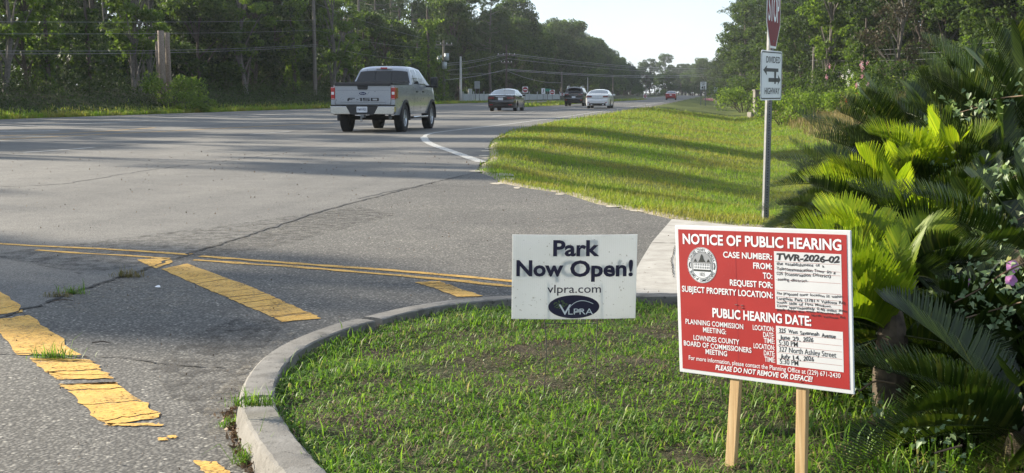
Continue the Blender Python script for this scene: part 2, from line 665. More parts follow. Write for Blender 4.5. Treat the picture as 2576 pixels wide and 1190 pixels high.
# the painted island: kerb and ground
KO = [(1010, 1600), (860, 1390), (775, 1276), (708, 1190), (670, 1142), (621, 1066), (603, 1017), (606, 980), (622, 942), (654, 904), (697, 872), (756, 844), (837, 815), (902, 799), (1000, 775), (1100, 758), (1200, 748), (1290, 742), (1450, 737), (1600, 736), (1750, 738), (1950, 745), (2300, 760)]
KZ = .098
kp = np.array([G(x, y, KZ)[:2] for x, y in KO])


def catmull(p, n):
    p = np.vstack([2 * p[0] - p[1], p, 2 * p[-1] - p[-2]])
    out = []
    for i in range(1, len(p) - 2):
        for u in np.linspace(0, 1, n, endpoint=False):
            out.append(.5 * ((2 * p[i]) + (-p[i - 1] + p[i + 1]) * u + (2 * p[i - 1] - 5 * p[i] + 4 * p[i + 1] - p[i + 2]) * u * u + (-p[i - 1] + 3 * p[i] - 3 * p[i + 1] + p[i + 2]) * u ** 3))
    return np.array(out + [p[-2]])


kerb_path = catmull(kp, 10)
d = np.gradient(kerb_path, axis=0)
d /= np.linalg.norm(d, axis=1)[:, None]
kn = np.stack([d[:, 1], -d[:, 0]], -1)              # to the island side
prof = [(-.022, -.03), (-.010, .05), (-.002, .082), (.004, .092), (.013, .098), (.07, .101), (.116, .099), (.124, .094), (.126, .0)]
cut = int(np.argmin(np.hypot(*(kerb_path - np.array(G(604, 1000, KZ)[:2])).T)))


def kerb_piece(a, b):
    V, F = [], []
    m = len(prof)
    for i in range(a, b):
        for j, (u, z) in enumerate(prof):
            wv = .0012 * math.sin(i * 1.7 + j) + .001 * math.sin(i * .61 + j * 2.2)
            V.append((kerb_path[i][0] + kn[i][0] * (u + wv), kerb_path[i][1] + kn[i][1] * (u + wv), z + wv * .6))
    for i in range(b - a - 1):
        for j in range(m - 1):
            F.append((i * m + j, (i + 1) * m + j, (i + 1) * m + j + 1, i * m + j + 1))
    F += [tuple(range(m)), tuple((b - a - 1) * m + j for j in reversed(range(m)))]
    ko_ = ob('kerb', V, F, M['concrete'], None, True)
    try: ko_.data.set_sharp_from_angle(angle=R(22))
    except Exception: pass
    tag(ko_, kind='structure')


cut2 = int(np.argmin(np.hypot(*(kerb_path - np.array(G(905, 798, KZ)[:2])).T)))
kerb_piece(0, cut)
kerb_piece(cut + 1, cut2)
kerb_piece(cut2 + 1, len(kerb_path))
inner = kerb_path + kn * .115
ISL = [tuple(p) for p in inner] + [(7.5, 6.2), (7.5, -3), (-.2, -3)]
gx, gy = np.meshgrid(np.arange(-2.2, 7.6, .07), np.arange(-3, 7.4, .07), indexing='ij')
iz = .055 + .018 * wob(gx, gy, 2.1) + .012 * wob(gx, gy, 6.3, 2) + .03 * sstep(1.2, 3.0, gx)
ok = inside(ISL, gx.ravel(), gy.ravel()).reshape(gx.shape)
ii = np.arange(gx.size).reshape(gx.shape)
fk = ok[:-1, :-1] & ok[1:, :-1] & ok[1:, 1:] & ok[:-1, 1:]
IF = np.stack([ii[:-1, :-1], ii[1:, :-1], ii[1:, 1:], ii[:-1, 1:]], -1)[fk]
q = NT('island_soil')
so = q.ramp(q.noise(5, 6, rough=.65), [(.3, (.030, .024, .015)), (.55, (.055, .043, .028)), (.75, (.10, .075, .05))])
so = q.mix(q.ramp(q.noise(60, 4), [(.5, 0), (.7, .6)]), so, (.16, .13, .09))
so = q.mix(q.ramp(q.noise(2.2, 4), [(.4, .7), (.6, 0)]), so, (.035, .055, .014))
q.set(color=so, rough=.95, spec=.15)
q.bump(q.noise(45, 5), .7, .03)
tag(mesh_np('island_ground', np.stack([gx.ravel(), gy.ravel(), iz.ravel()], -1), IF, q.m, None, True), kind='structure')


def island_z(x, y):
    return .055 + .018 * wob(x, y, 2.1) + .012 * wob(x, y, 6.3, 2) + .03 * sstep(1.2, 3.0, x)


# ------------------------------------------------------------------ markings, cracks
q = NT('yellow_road_paint')
yc = q.ramp(q.noise(16, 5), [(.3, (.56, .30, .055)), (.6, (.68, .40, .085)), (.8, (.72, .46, .14))])
yc = q.mix(q.ramp(q.noise(55, 5, rough=.75), [(.50, 0), (.70, .55)]), yc, (.27, .20, .11))
yc = q.mix(q.ramp(q.noise(3.5, 4), [(.45, 0), (.75, .35)]), yc, (.36, .25, .11))
q.set(color=yc, rough=.75, spec=.3)
q.bump(q.noise(60, 4), .3, .006)
q.chip(q.ramp(q.math('ADD', q.math('MULTIPLY', q.noise(52, 6, rough=.75, stretch=(1, 1.8, 1)), .75), q.math('MULTIPLY', q.noise(5, 3), .25)), [(.40, 0), (.475, 1)]))
M['yellow'] = q.m
q = NT('white_road_paint')
wc = q.ramp(q.noise(9, 5), [(.3, (.30, .295, .28)), (.7, (.50, .495, .47))])
q.set(color=wc, rough=.75, spec=.3)
q.chip(q.ramp(q.noise(26, 5, rough=.7), [(.36, 0), (.44, 1)]))
M['whiteline'] = q.m
M['crack'] = plain('open_crack', (.034, .032, .030), .95, var=.4, scale=20)
M['tar'] = plain('dark_joint', (.045, .045, .046), .9, var=.4, scale=6)
M['sandpatch'] = plain('washed_sand', (.36, .32, .25), .95, var=.25, scale=9)


def ribbon(name, pts, w, z, m, wobble=0.0, world=False, step=None, wv=0.0):
    p = np.array(pts if world else [w2(*a) for a in pts])
    if len(p) > 2: p = catmull(p, 8)
    L = np.concatenate([[0], np.cumsum(np.linalg.norm(np.diff(p, axis=0), axis=1))])
    n = max(3, int(L[-1] / (step or max(.12, w))))
    n = min(n, 600)
    u = np.linspace(0, L[-1], n)
    p = np.stack([np.interp(u, L, p[:, 0]), np.interp(u, L, p[:, 1])], -1)
    d = np.gradient(p, axis=0)
    d /= np.linalg.norm(d, axis=1)[:, None] + 1e-9
    nn = np.stack([-d[:, 1], d[:, 0]], -1)
    p = p + nn * (np.cumsum(RNG.normal(0, 1, n)) * 0 + np.sin(u * 9) * .4 + RNG.normal(0, .6, n))[:, None] * wobble
    ww = np.broadcast_to(np.asarray(w, float), (n,)) * (1 + wv * RNG.normal(0, 1, n))
    a, b = p + nn * ww[:, None] / 2, p - nn * ww[:, None] / 2
    V = np.concatenate([np.c_[a, np.full(n, z)], np.c_[b, np.full(n, z)]])
    F = np.array([(i, i + 1, n + i + 1, n + i) for i in range(n - 1)])
    return tag(mesh_np(name, V, F, m), kind='structure')


def stripe(A, B, n, gap, rag, loss=0.0):
    """a thick worn bar of paint broken across into pieces: left edge A, right edge B (display points)"""
    a = np.array([w2(*p) for p in A])
    b = np.array([w2(*p) for p in B])

    def along(e, u):
        L = np.concatenate([[0], np.cumsum(np.linalg.norm(np.diff(e, axis=0), axis=1))])
        return np.array([np.interp(u * L[-1], L, e[:, 0]), np.interp(u * L[-1], L, e[:, 1])])
    cuts = np.sort(np.concatenate([[0, 1], RNG.uniform(.04, .96, n)]))
    skew = RNG.normal(0, .010, (len(cuts), 2))
    skew[[0, -1]] = 0
    side_j = {(i, sd): [RNG.normal(0, rag * .5, 2) for _ in range(4)] for i in range(len(cuts)) for sd in 'ab'}
    cut_j = [[RNG.normal(0, rag * .55, 2) for _ in range(9)] for _ in cuts]
    V, F = [], []
    for i in range(len(cuts) - 1):
        if RNG.random() < loss: continue
        g0, g1 = (gap * RNG.uniform(.2, 1.2) for _ in range(2))
        k = 9
        top = [along(a, min(1, cuts[i] + g0 + skew[i, 0])) * (1 - v) + along(b, min(1, cuts[i] + g0 + skew[i, 1])) * v + cut_j[i][m_] for m_, v in enumerate(np.linspace(0, 1, k))]
        rt = [along(b, cuts[i] * (1 - v) + cuts[i + 1] * v) + RNG.normal(0, rag * .6, 2) for v in (.2, .4, .6, .8)]
        bot = [along(a, max(0, cuts[i + 1] - g1 + skew[i + 1, 0])) * (1 - v) + along(b, max(0, cuts[i + 1] - g1 + skew[i + 1, 1])) * v + cut_j[i + 1][8 - m_] for m_, v in enumerate(np.linspace(1, 0, k))]
        lf = [along(a, cuts[i] * (1 - v) + cuts[i + 1] * v) + RNG.normal(0, rag * .6, 2) for v in (.8, .6, .4, .2)]
        ring = top + rt + bot + lf
        base = len(V)
        V += [(p[0], p[1], .004) for p in ring]
        F.append(tuple(range(base, base + len(ring))))
    return tag(ob('yellow_marking', V, F, M['yellow']), kind='structure')


stripe([(345, 654), (372, 668), (392, 676)], [(425, 650), (432, 656), (434, 661)], 1, .0, .006)
stripe([(405, 678), (560, 745), (712, 811)], [(470, 664), (630, 722), (812, 803)], 9, .004, .008)
stripe([(1042, 711), (1100, 728), (1150, 748)], [(1105, 708), (1160, 728), (1216, 746)], 6, .012, .010, .08)
stripe([(-150, 690), (-80, 740), (-20, 795)], [(-60, 690), (10, 740), (62, 786)], 3, .006, .012)
stripe([(-30, 808), (10, 850), (48, 894)], [(72, 793), (140, 838), (205, 896)], 2, .003, .014)
stripe([(70, 902), (150, 965), (268, 1074)], [(225, 905), (320, 985), (406, 1052)], 10, .006, .014, .04)
stripe([(262, 1068), (276, 1073)], [(400, 1066), (408, 1074)], 0, .0, .012)
stripe([(392, 1104), (398, 1110)], [(418, 1102), (424, 1110)], 0, .0, .006)
stripe([(418, 1098), (424, 1104)], [(440, 1097), (444, 1104)], 0, .0, .006)
stripe([(484, 1160), (498, 1176), (540, 1215)], [(545, 1163), (570, 1180), (600, 1215)], 2, .02, .008)
ribbon('yellow_line', [(-500, 578), (0, 614), (240, 626), (478, 641)], .075, .004, M['yellow'], .008, wv=.12)
ribbon('yellow_line', [(505, 645), (760, 665), (1020, 684), (1285, 708), (1420, 722)], .075, .004, M['yellow'], .008, wv=.12)
ribbon('yellow_line', [(90, 630), (260, 641), (425, 651)], .05, .004, M['yellow'], .012, wv=.3)
ribbon('yellow_line', [(485, 655), (740, 672), (1020, 695), (1285, 721), (1420, 736)], .07, .004, M['yellow'], .010, wv=.2)
# highway lines
ribbon('white_line', [(1067, 345), (1074, 339), (1100, 333), (1180, 323.5), (1300, 309.5), (1440, 291), (1560, 273), (1690, 254)], .125, .004, M['whiteline'], .004, wv=.05)
ribbon('white_line', [(1066, 345), (1072, 355), (1090, 365), (1130, 379), (1172, 394), (1212, 408)], .20, .006, M['whiteline'], .006, wv=.06)
ribbon('white_line', [(58, 384), (148, 378), (237, 371)], .13, .004, M['whiteline'], .004, wv=.1)
ribbon('white_line', [(-700, 440), (-560, 429), (-420, 419)], .13, .004, M['whiteline'], .004, wv=.1)
ribbon('white_line', [(628, 338), (680, 334.5), (730, 331)], .13, .004, M['whiteline'], .004, wv=.1)
for s0 in (64, 76, 88, 100, 112, 124, 148, 160, 184, 208):
    ribbon('white_line', [xy(s0, -11.3), xy(s0 + 3.2, -11.3)], .13, .004, M['whiteline'], .003, True, wv=.1)
ribbon('yellow_line', [(0, 351), (420, 330), (837, 309)], .12, .004, M['yellow'], .006, wv=.1)
ribbon('yellow_line', [(0, 342), (200, 334), (390, 321.5)], .12, .004, M['yellow'], .006, wv=.1)
ribbon('white_line', [(0, 330.5), (80, 330), (150, 329)], .5, .004, M['whiteline'], .004, wv=.05)
ribbon('white_line', [(-60, 321), (210, 311), (420, 302), (640, 295), (837, 288)], .24, .004, M['whiteline'], .006, wv=.08)  # lane line, widened to stand for streaks of sunlight on the far lanes too
ribbon('white_line', [(0, 310), (330, 300), (837, 282)], .22, .004, M['whiteline'], .006, wv=.08)  # second far line, its extra width also painted sunlight
ribbon('white_line', [(860, 277), (980, 272), (1110, 268)], .2, .004, M['whiteline'], .006, wv=.08)
# joint between the two roads and other cracks
ribbon('road_crack', [(0, 803), (60, 782), (140, 752), (240, 718), (330, 690), (430, 655), (560, 612)], .022, .0055, M['crack'], .018, wv=.5, step=.05)
ribbon('road_crack', [(560, 612), (700, 567), (820, 528), (960, 492), (1060, 466), (1180, 438)], .026, .0055, M['tar'], .012, wv=.4, step=.1)
ribbon('road_crack', [(-30, 890), (60, 893), (150, 897), (220, 897), (300, 900), (400, 915), (480, 922), (560, 925)], .011, .0055, M['crack'], .008, wv=.6, step=.03)
ribbon('road_crack', [(237, 371), (380, 360), (628, 338)], .05, .003, M['tar'], .02, wv=.3)
ribbon('road_crack', [(-300, 416), (-100, 398), (58, 385)], .05, .003, M['tar'], .02, wv=.3)
ribbon('road_crack', [(730, 331), (850, 321), (1000, 309)], .05, .003, M['tar'], .02, wv=.3)
ribbon('road_crack', [(-60, 470), (150, 463), (360, 430), (520, 410), (700, 388)], .03, .003, M['tar'], .03, wv=.4)
ribbon('road_crack', [(900, 500), (1050, 470), (1200, 470)], .02, .003, M['tar'], .02, wv=.4)
ribbon('road_crack', [(1695, 700), (1690, 660), (1698, 620)], .006, .0075, M['crack'], .004, wv=.4, step=.04)
ribbon('road_crack', [(1640, 612), (1720, 614), (1900, 620)], .012, .0075, M['crack'], .004, wv=.4, step=.04)
for cx_, cy_, a_, b_ in [(1228, 374, 10, 1.6), (1222, 380, 14, 1.4), (1218, 392, 16, 1.6), (1222, 398, 10, 1.2), (1196, 431, 20, 2.2), (1268, 440, 26, 4), (1282, 450, 14, 4), (1250, 462, 16, 2.5), (1300, 473, 10, 2), (1408, 489, 14, 2.2), (1540, 520, 22, 2), (1600, 531, 18, 1.8)]:
    pts = [w2(cx_ + a_ * math.cos(k / 14 * 2 * math.pi) * random.uniform(.7, 1.2), cy_ + b_ * math.sin(k / 14 * 2 * math.pi) * random.uniform(.6, 1.3)) for k in range(14)]
    sheet('sand', pts, .0045, M['sandpatch'])
q = NT('dark_stain')
q.set(color=q.ramp(q.noise(30, 4), [(.3, (.03, .028, .026)), (.7, (.07, .065, .06))]), rough=.9)
q.chip(q.ramp(q.noise(9, 7, rough=.75), [(.46, 0), (.66, .75)]))
M['stain'] = q.m
q = NT('gutter_silt')
q.set(color=q.ramp(q.noise(40, 4), [(.3, (.22, .19, .15)), (.7, (.40, .36, .29))]), rough=.95)
q.chip(q.ramp(q.noise(13, 7, rough=.75), [(.47, 0), (.74, .55)]))
M['silt'] = q.m
for m_, ring in (('stain', [(380, 930), (470, 850), (600, 800), (720, 812), (660, 880), (622, 940), (604, 1000), (600, 1060), (520, 1050), (430, 1000)]), ('silt', [(520, 1010), (600, 935), (650, 885), (700, 850), (760, 822), (730, 850), (664, 898), (626, 950), (608, 1010), (618, 1080), (560, 1110), (500, 1080)]), ('stain', [(-40, 640), (300, 600), (620, 560), (900, 520), (1000, 540), (700, 620), (500, 650), (200, 690)]), ('silt', [(180, 720), (420, 690), (520, 720), (430, 790), (260, 800), (150, 770)])):
    sheet('road_stain', [w2(*p) for p in ring], .0025 if m_ == 'stain' else .0032, M[m_])
MEDIAN = [w2(*p) for p in [(1286, 270.5), (1300, 266), (1335, 261.5), (1395, 257), (1470, 254.6), (1545, 253), (1615, 250.2), (1630, 250.6), (1560, 254.6), (1480, 259), (1408, 265), (1340, 269)]]


# ------------------------------------------------------------------ blades and leaves
def blades(P, L, Wd, lean, az=None):
    n = len(P)
    if az is None: az = RNG.uniform(0, 2 * np.pi, n)
    dx = np.stack([np.cos(az), np.sin(az), np.zeros(n)], -1)
    sd = np.stack([-np.sin(az), np.cos(az), np.zeros(n)], -1) * (Wd / 2)[:, None]
    up = np.array([0, 0, 1.0])
    l1, l2 = lean * .55, np.minimum(lean * 1.6, 1.9)
    p1 = P + (dx * np.sin(l1)[:, None] + up * np.cos(l1)[:, None]) * (L * .55)[:, None]
    p2 = p1 + (dx * np.sin(l2)[:, None] + up * np.cos(l2)[:, None]) * (L * .45)[:, None]
    V = np.stack([P - sd * .8, P + sd * .8, p1 - sd, p1 + sd, p2 - sd * .12, p2 + sd * .12], 1).reshape(-1, 3)
    k = np.arange(n)[:, None] * 6
    F = np.concatenate([k + np.array([0, 1, 3, 2]), k + np.array([2, 3, 5, 4])])
    return V, F


M['islandgrass'] = leaf('island_grass', [(0, (.062, .130, .016)), (.4, (.105, .205, .022)), (.8, (.165, .265, .032)), (.93, (.20, .25, .06)), (1, (.28, .24, .12))], .42, (1.5, 1.6, 1.0), .5, .28)
M['vergegrass'] = leaf('verge_grass', [(0, (.090, .165, .016)), (.45, (.145, .235, .022)), (.85, (.205, .275, .030)), (1, (.26, .23, .07))], .45, (1.5, 1.6, 1.0), .55, .25, (.46, (.23, .185, .05)))
M['drygrass'] = leaf('dry_grass', [(0, (.12, .13, .03)), (.5, (.22, .18, .07)), (1, (.30, .23, .11))], .35)
N = 210000
D = 1.6 + 6.0 * RNG.random(N) ** 1.15
X = (RNG.uniform(-760, 1500, N)) / FPX * D
mk = inside(ISL, X, D)
X, D = X[mk], D[mk]
kd = dist([[tuple(p) for p in kerb_path[::3]]], X, D)
dens = .68 + .55 * wob(X, D, 3.1, 1.7) + .75 * wob(X, D, 8.3, .4)
edge = np.exp(-kd / .22)
keep = RNG.random(len(X)) < np.clip(dens + edge * 1.2, .05, 1)
X, D, kd, edge = X[keep], D[keep], kd[keep], edge[keep]
n = len(X)
bare = np.clip(.8 + .5 * wob(X, D, 2.3, .9), .5, 1.3)
L = RNG.gamma(5, .0072, n) * bare * (1 + 1.1 * edge * RNG.random(n) * (X < .7))
lean = np.clip(RNG.normal(1.15, .38, n), .1, 1.6)
Wd = RNG.uniform(.0032, .0062, n)
V, F = blades(np.stack([X, D, island_z(X, D) - .004], -1), L, Wd, lean)
tag(mesh_np('island_grass', V, F, M['islandgrass']), kind='stuff')
M['thatch'] = leaf('dead_thatch', [(0, (.07, .05, .03)), (.6, (.15, .11, .065)), (1, (.27, .21, .13))], .2)
D = 1.6 + 6.0 * RNG.random(26000) ** 1.15
X = (RNG.uniform(-760, 1500, 26000)) / FPX * D
mk = inside(ISL, X, D)
X, D = X[mk], D[mk]
n = len(X)
V, F = blades(np.stack([X, D, island_z(X, D) + .001], -1), RNG.gamma(5, .008, n), RNG.uniform(.0015, .004, n), np.clip(RNG.normal(1.5, .15, n), 1, 1.6))
tag(mesh_np('thatch', V, F, M['thatch']), kind='stuff')

N = 420000
D = 10.5 * np.exp(RNG.random(N) * math.log(95 / 10.5))
X = RNG.uniform(-330, 1300, N) / FPX * D
S_, T_ = X * _s + D * _c, X * _c - D * _s
Z, SDv = terrain(X, D, True)
sand = np.exp(-np.clip(SDv, 0, 9) / .25)
keep = (SDv > .0) & (T_ > -9) & (T_ < 11) & (RNG.random(N) > sand * .75)
X, D, Z, T_ = X[keep], D[keep], Z[keep], T_[keep]
n = len(X)
far = np.maximum(1, D / 20)
L = RNG.gamma(7, .0085, n) * far ** .55 * np.clip(1 + .35 * wob(X, D, 1.1, .5) + .4 * wob(X, D, 3.7, 1.1), .35, 2)
V, F = blades(np.stack([X, D, Z - .005], -1), L, RNG.uniform(.004, .007, n) * far ** .9, np.clip(RNG.normal(.7, .35, n), .05, 1.4))
tag(mesh_np('verge_grass', V, F, M['vergegrass']), kind='stuff')
# tall dry grass on the bank to the right
N = 60000
D = RNG.uniform(30, 110, N)
T_ = RNG.normal(6.2, 1.5, N)
S_ = D / _c
X = T_ / _c + D * math.tan(PHI)
Z = terrain(X, D)
mk = (T_ > 3.4) & (T_ < 10) & (RNG.random(N) < .25 + .75 * (wob(X, D, .5, 2) > -.1))
X, D, Z = X[mk], D[mk], Z[mk]
n = len(X)
V, F = blades(np.stack([X, D, Z - .01], -1), RNG.gamma(8, .045, n), RNG.uniform(.012, .03, n), np.clip(RNG.normal(.35, .2, n), 0, 1))
tag(mesh_np('tall_grass', V, F, M['drygrass']), kind='stuff')
mz = .03
tag(ob('median_ground', [(x, y, .012) for x, y in MEDIAN], [tuple(range(len(MEDIAN)))], ground.data.materials[0]), kind='structure')
mx_ = np.array(MEDIAN)
N = 26000
X = RNG.uniform(mx_[:, 0].min(), mx_[:, 0].max(), N)
Y = RNG.uniform(mx_[:, 1].min(), mx_[:, 1].max(), N)
mk = inside(MEDIAN, X, Y)
X, Y = X[mk], Y[mk]
n = len(X)
V, F = blades(np.stack([X, Y, np.full(n, .01)], -1), RNG.gamma(7, .03, n), RNG.uniform(.04, .09, n), np.clip(RNG.normal(.7, .3, n), .1, 1.3))
tag(mesh_np('median_grass', V, F, M['vergegrass']), kind='stuff')


def leaves(P, size, aspect=.55, flat=None, droop=0.0):
    """rhombic folded leaf faces at P"""
    n = len(P)
    a = RNG.normal(size=(n, 3))
    a[:, 2] -= droop
    a /= np.linalg.norm(a, axis=1)[:, None]
    b = RNG.normal(size=(n, 3))
    if flat is not None:
        b = np.cross(a, flat + .5 * b)
    b -= a * (a * b).sum(1)[:, None]
    b /= np.linalg.norm(b, axis=1)[:, None] + 1e-9
    c = np.cross(a, b)
    s = np.broadcast_to(size, (n,))[:, None]
    w = s * aspect * .5
    V = np.stack([P - a * s * .5, P + b * w + c * w * .35, P + a * s * .5, P - b * w + c * w * .35], 1).reshape(-1, 3)
    F = np.arange(n * 4).reshape(n, 4)
    return V, F


def tuft(px, py, n, L, label, m, spread=.05, squash=.35, z=0.0):
    g = G(px, py, z)
    a = RNG.normal(0, 1, (n, 3)) * np.array([spread, spread * squash, 0])
    V, F = blades(a, RNG.gamma(6, L / 6, n), RNG.uniform(.002, .0045, n), np.clip(RNG.normal(.9, .4, n), .1, 1.6))
    o = mesh_np('weed', V, F, m)
    o.location = (g.x, g.y, z)
    tag(o, label, 'weed')


tuft(325, 697, 150, .06, 'yellowing weed tuft rooted in the road crack below the yellow lines', M['drygrass'], .05)
tuft(185, 739, 120, .05, 'small yellow green weed tuft lower down the diagonal road crack', M['islandgrass'], .045)
tuft(148, 747, 90, .045, 'dry straw coloured weed tuft beside the twig in the road crack', M['drygrass'], .035)
tuft(138, 902, 170, .055, 'green weed tuft growing across the broken yellow bar in the foreground', M['islandgrass'], .05)
tuft(640, 1168, 240, .07, 'bright green weed growing at the foot of the kerb near the bottom', M['islandgrass'], .03)
tuft(592, 1075, 140, .045, 'dark green broad weed between the kerb foot and brown debris', M['islandgrass'], .025)
tuft(640, 1021, 200, .05, 'green runner of grass creeping out over the kerb joint', M['islandgrass'], .045, .3, .134)

# brown leaf and root debris at the kerb foot
M['litter'] = leaf('leaf_litter', [(0, (.05, .032, .02)), (.5, (.12, .075, .045)), (1, (.25, .17, .10))], .15)
u = RNG.uniform(0, 1, 900)
px = 598 + 60 * u + RNG.normal(0, 16, 900)
py = 1040 + 150 * u + RNG.normal(0, 10, 900)
pp = np.array([G(a, b) for a, b in zip(px - 12, py)])
pp[:, 2] = np.abs(RNG.normal(.006, .008, 900))
V, F = leaves(pp, RNG.uniform(.012, .045, 900), .28)
tag(mesh_np('leaf_litter', V, F, M['litter']), kind='stuff')
u = RNG.uniform(0, 1, 1500)
D = RNG.uniform(3, 26, 1500)
X = RNG.uniform(-1300, 400, 1500) / FPX * D
V, F = leaves(np.stack([X, D, np.full(1500, .006)], -1), RNG.uniform(.006, .022, 1500) * np.maximum(1, D / 9), .4, np.array([0, 0, 6.0]))
mk = inside(HIGHWAY + [], X, D) | inside(SIDE, X, D)
mk &= ~inside(ISL, X, D)
tag(mesh_np('road_debris', V, F[mk], M['litter']), kind='stuff')
t_ = MB()
g = G(258, 862, .008)
t_.tube([g + Vector((-.05, .0, 0)), g + Vector((0, .006, .006)), g + Vector((.045, -.012, 0))], [.003, .0035, .002], 6)
tag(t_.build('twig', M['bark']), 'short dark twig lying on the asphalt between the yellow bars', 'twig')
t_ = MB()
g = G(160, 756, .008)
t_.tube([g + Vector((-.06, -.02, 0)), g + Vector((0, .006, .006)), g + Vector((.055, -.0, 0))], [.003, .004, .002], 6)
tag(t_.build('twig', M['bark']), 'dark twig lying along the diagonal crack beside the dry tuft', 'twig')
t_ = MB()
g = G(397, 722, .006)
t_.add([g + Vector(v) for v in ((-.022, .01, 0), (-.004, .012, .01), (.014, -.004, .012), (.022, -.018, .002), (.006, -.014, .0), (-.014, .0, .0))], [(0, 1, 4, 5), (1, 2, 3, 4)])
tag(t_.build('paper_scrap', M['white']), 'crumpled white scrap on the asphalt left of the long yellow bar', 'litter')

# ------------------------------------------------------------------ trees
def broad_tree(H, Rr, zb, nc, per, size, mat, bark='bark', seed=0, lean=0.0):
    """root Empty > trunk, crown"""
    rg = np.random.default_rng(seed)
    t = thing('broadleaf_tree', None, None)
    pts, cs = [], []
    for i in range(nc):
        h = rg.random() ** .8
        r = Rr * (math.sin(math.pi * min(1, .12 + h * .80)) ** .7) * math.sqrt(rg.uniform(.12, 1)) * rg.uniform(.8, 1.1)
        a = rg.uniform(0, 2 * math.pi)
        c = np.array([r * math.cos(a), r * math.sin(a), zb + h * (H - zb)])
        cs.append(c)
        rc = Rr * rg.uniform(.13, .30)
        m = int(per * (rc / (Rr * .21)) ** 2 * rg.uniform(.5, 1.3))
        v = rg.normal(size=(m, 3))
        v /= np.linalg.norm(v, axis=1)[:, None]
        v *= (rc * rg.uniform(.35, 1.05, m) ** .6)[:, None] * np.array([1.1, 1.1, .72])
        pts.append(c + v)
    pts = np.concatenate(pts)
    V, F = leaves(pts, rg.uniform(size * .6, size * 1.35, len(pts)), .6, np.array([0, 0, 1.0]))
    mesh_np('crown', V, F, M[mat], t)
    b = MB()
    r0 = .035 + H * .014
    tp = [Vector((0, 0, -.6))] + [Vector((lean * k + .15 * math.sin(k * 1.3 + seed), .12 * math.cos(k * 1.1 + seed), H * .85 * k / 6)) for k in range(0, 7)]
    b.tube(tp, [r0 * 1.25] + [r0 * (1 - .13 * k) for k in range(7)], 8)
    for c in sorted(cs, key=lambda c: c[2])[::max(1, nc // 14)]:
        k = max(1, min(6, int((c[2] - 1.0) / (H * .85) * 6)))
        a = tp[k]
        e = Vector(c)
        b.tube([a, a.lerp(e, .5) + Vector((0, 0, .25)), e], [r0 * .45, r0 * .28, r0 * .1], 5)
    b.build('trunk', M[bark], t)
    return t


def pine_tree(H, seed=0, low=.5, spread=3.2, mat='pine', tufts=1.0):
    rg = np.random.default_rng(seed)
    t = thing('pine_tree', None, None)
    b = MB()
    r0 = .05 + H * .010
    tp = [Vector((0, 0, -.6))] + [Vector((.25 * math.sin(k * .6 + seed), .2 * math.cos(k * .5 + seed), H * k / 8)) for k in range(0, 9)]
    b.tube(tp, [r0 * 1.2] + [r0 * (1 - .10 * k) for k in range(9)], 9)
    pts, ax = [], []
    nb = int(26 * tufts)
    for i in range(nb):
        h = low + (1 - low) * (i + rg.random()) / nb
        k = min(7, int(h * 8))
        o = tp[k + 1].lerp(tp[min(8, k + 2)], h * 8 - k)
        a = rg.uniform(0, 2 * math.pi)
        Lb = spread * (1.05 - ((h - low) / (1 - low)) ** 1.6 * .75) * rg.uniform(.55, 1.1)
        up = rg.uniform(.05, .5) + .5 * (h - low)
        e = o + Vector((math.cos(a) * Lb, math.sin(a) * Lb, Lb * up))
        mid = o.lerp(e, .5) + Vector((0, 0, -.12 * Lb))
        b.tube([o, mid, e], [r0 * .3, r0 * .2, r0 * .08], 5)
        for j in range(int(rg.integers(4, 8))):
            u = rg.uniform(.35, 1.08)
            c = np.array(o.lerp(e, u)) + rg.normal(0, .34, 3) * np.array([1, 1, .5])
            m = int(rg.integers(40, 80))
            v = rg.normal(size=(m, 3))
            v /= np.linalg.norm(v, axis=1)[:, None]
            pts.append(c + v * (rg.uniform(.15, .62) * rg.uniform(.5, 1, m) ** .5)[:, None] * np.array([1, 1, .62]))
    pts = np.concatenate(pts)
    V, F = leaves(pts, rg.uniform(.20, .42, len(pts)), .20, None)
    mesh_np('crown', V, F, M[mat], t)
    b.build('trunk', M['palebark'], t)
    return t


def vine_tree(H, r, n, mat='tree_light', seed=0, size=.26):
    """trunk wrapped in a ragged column of climbing leaves"""
    rg = np.random.default_rng(seed)
    t = thing('vine_covered_tree', None, None)
    z = H * rg.random(n) ** .85
    a = rg.uniform(0, 2 * np.pi, n)
    rr = r * (.55 + .45 * np.sin(z * 1.3 + seed) + .35 * np.sin(z * 3.1 + a * 2 + seed)) + .25
    rr = np.abs(rr) * rg.uniform(.5, 1.15, n) ** .5
    pts = np.stack([rr * np.cos(a) + .3 * np.sin(z * .5), rr * np.sin(a), z], -1)
    V, F = leaves(pts, rg.uniform(size * .6, size * 1.3, n), .75, np.array([0, 0, .6]), .6)
    mesh_np('vines', V, F, M[mat], t)
    b = MB()
    b.tube([(0, 0, -.6), (0, 0, H * .4), (.2, .1, H * .8), (.3, .1, H * 1.12)], [.2, .17, .13, .08], 8)
    b.build('trunk', M['bark'], t)
    return t


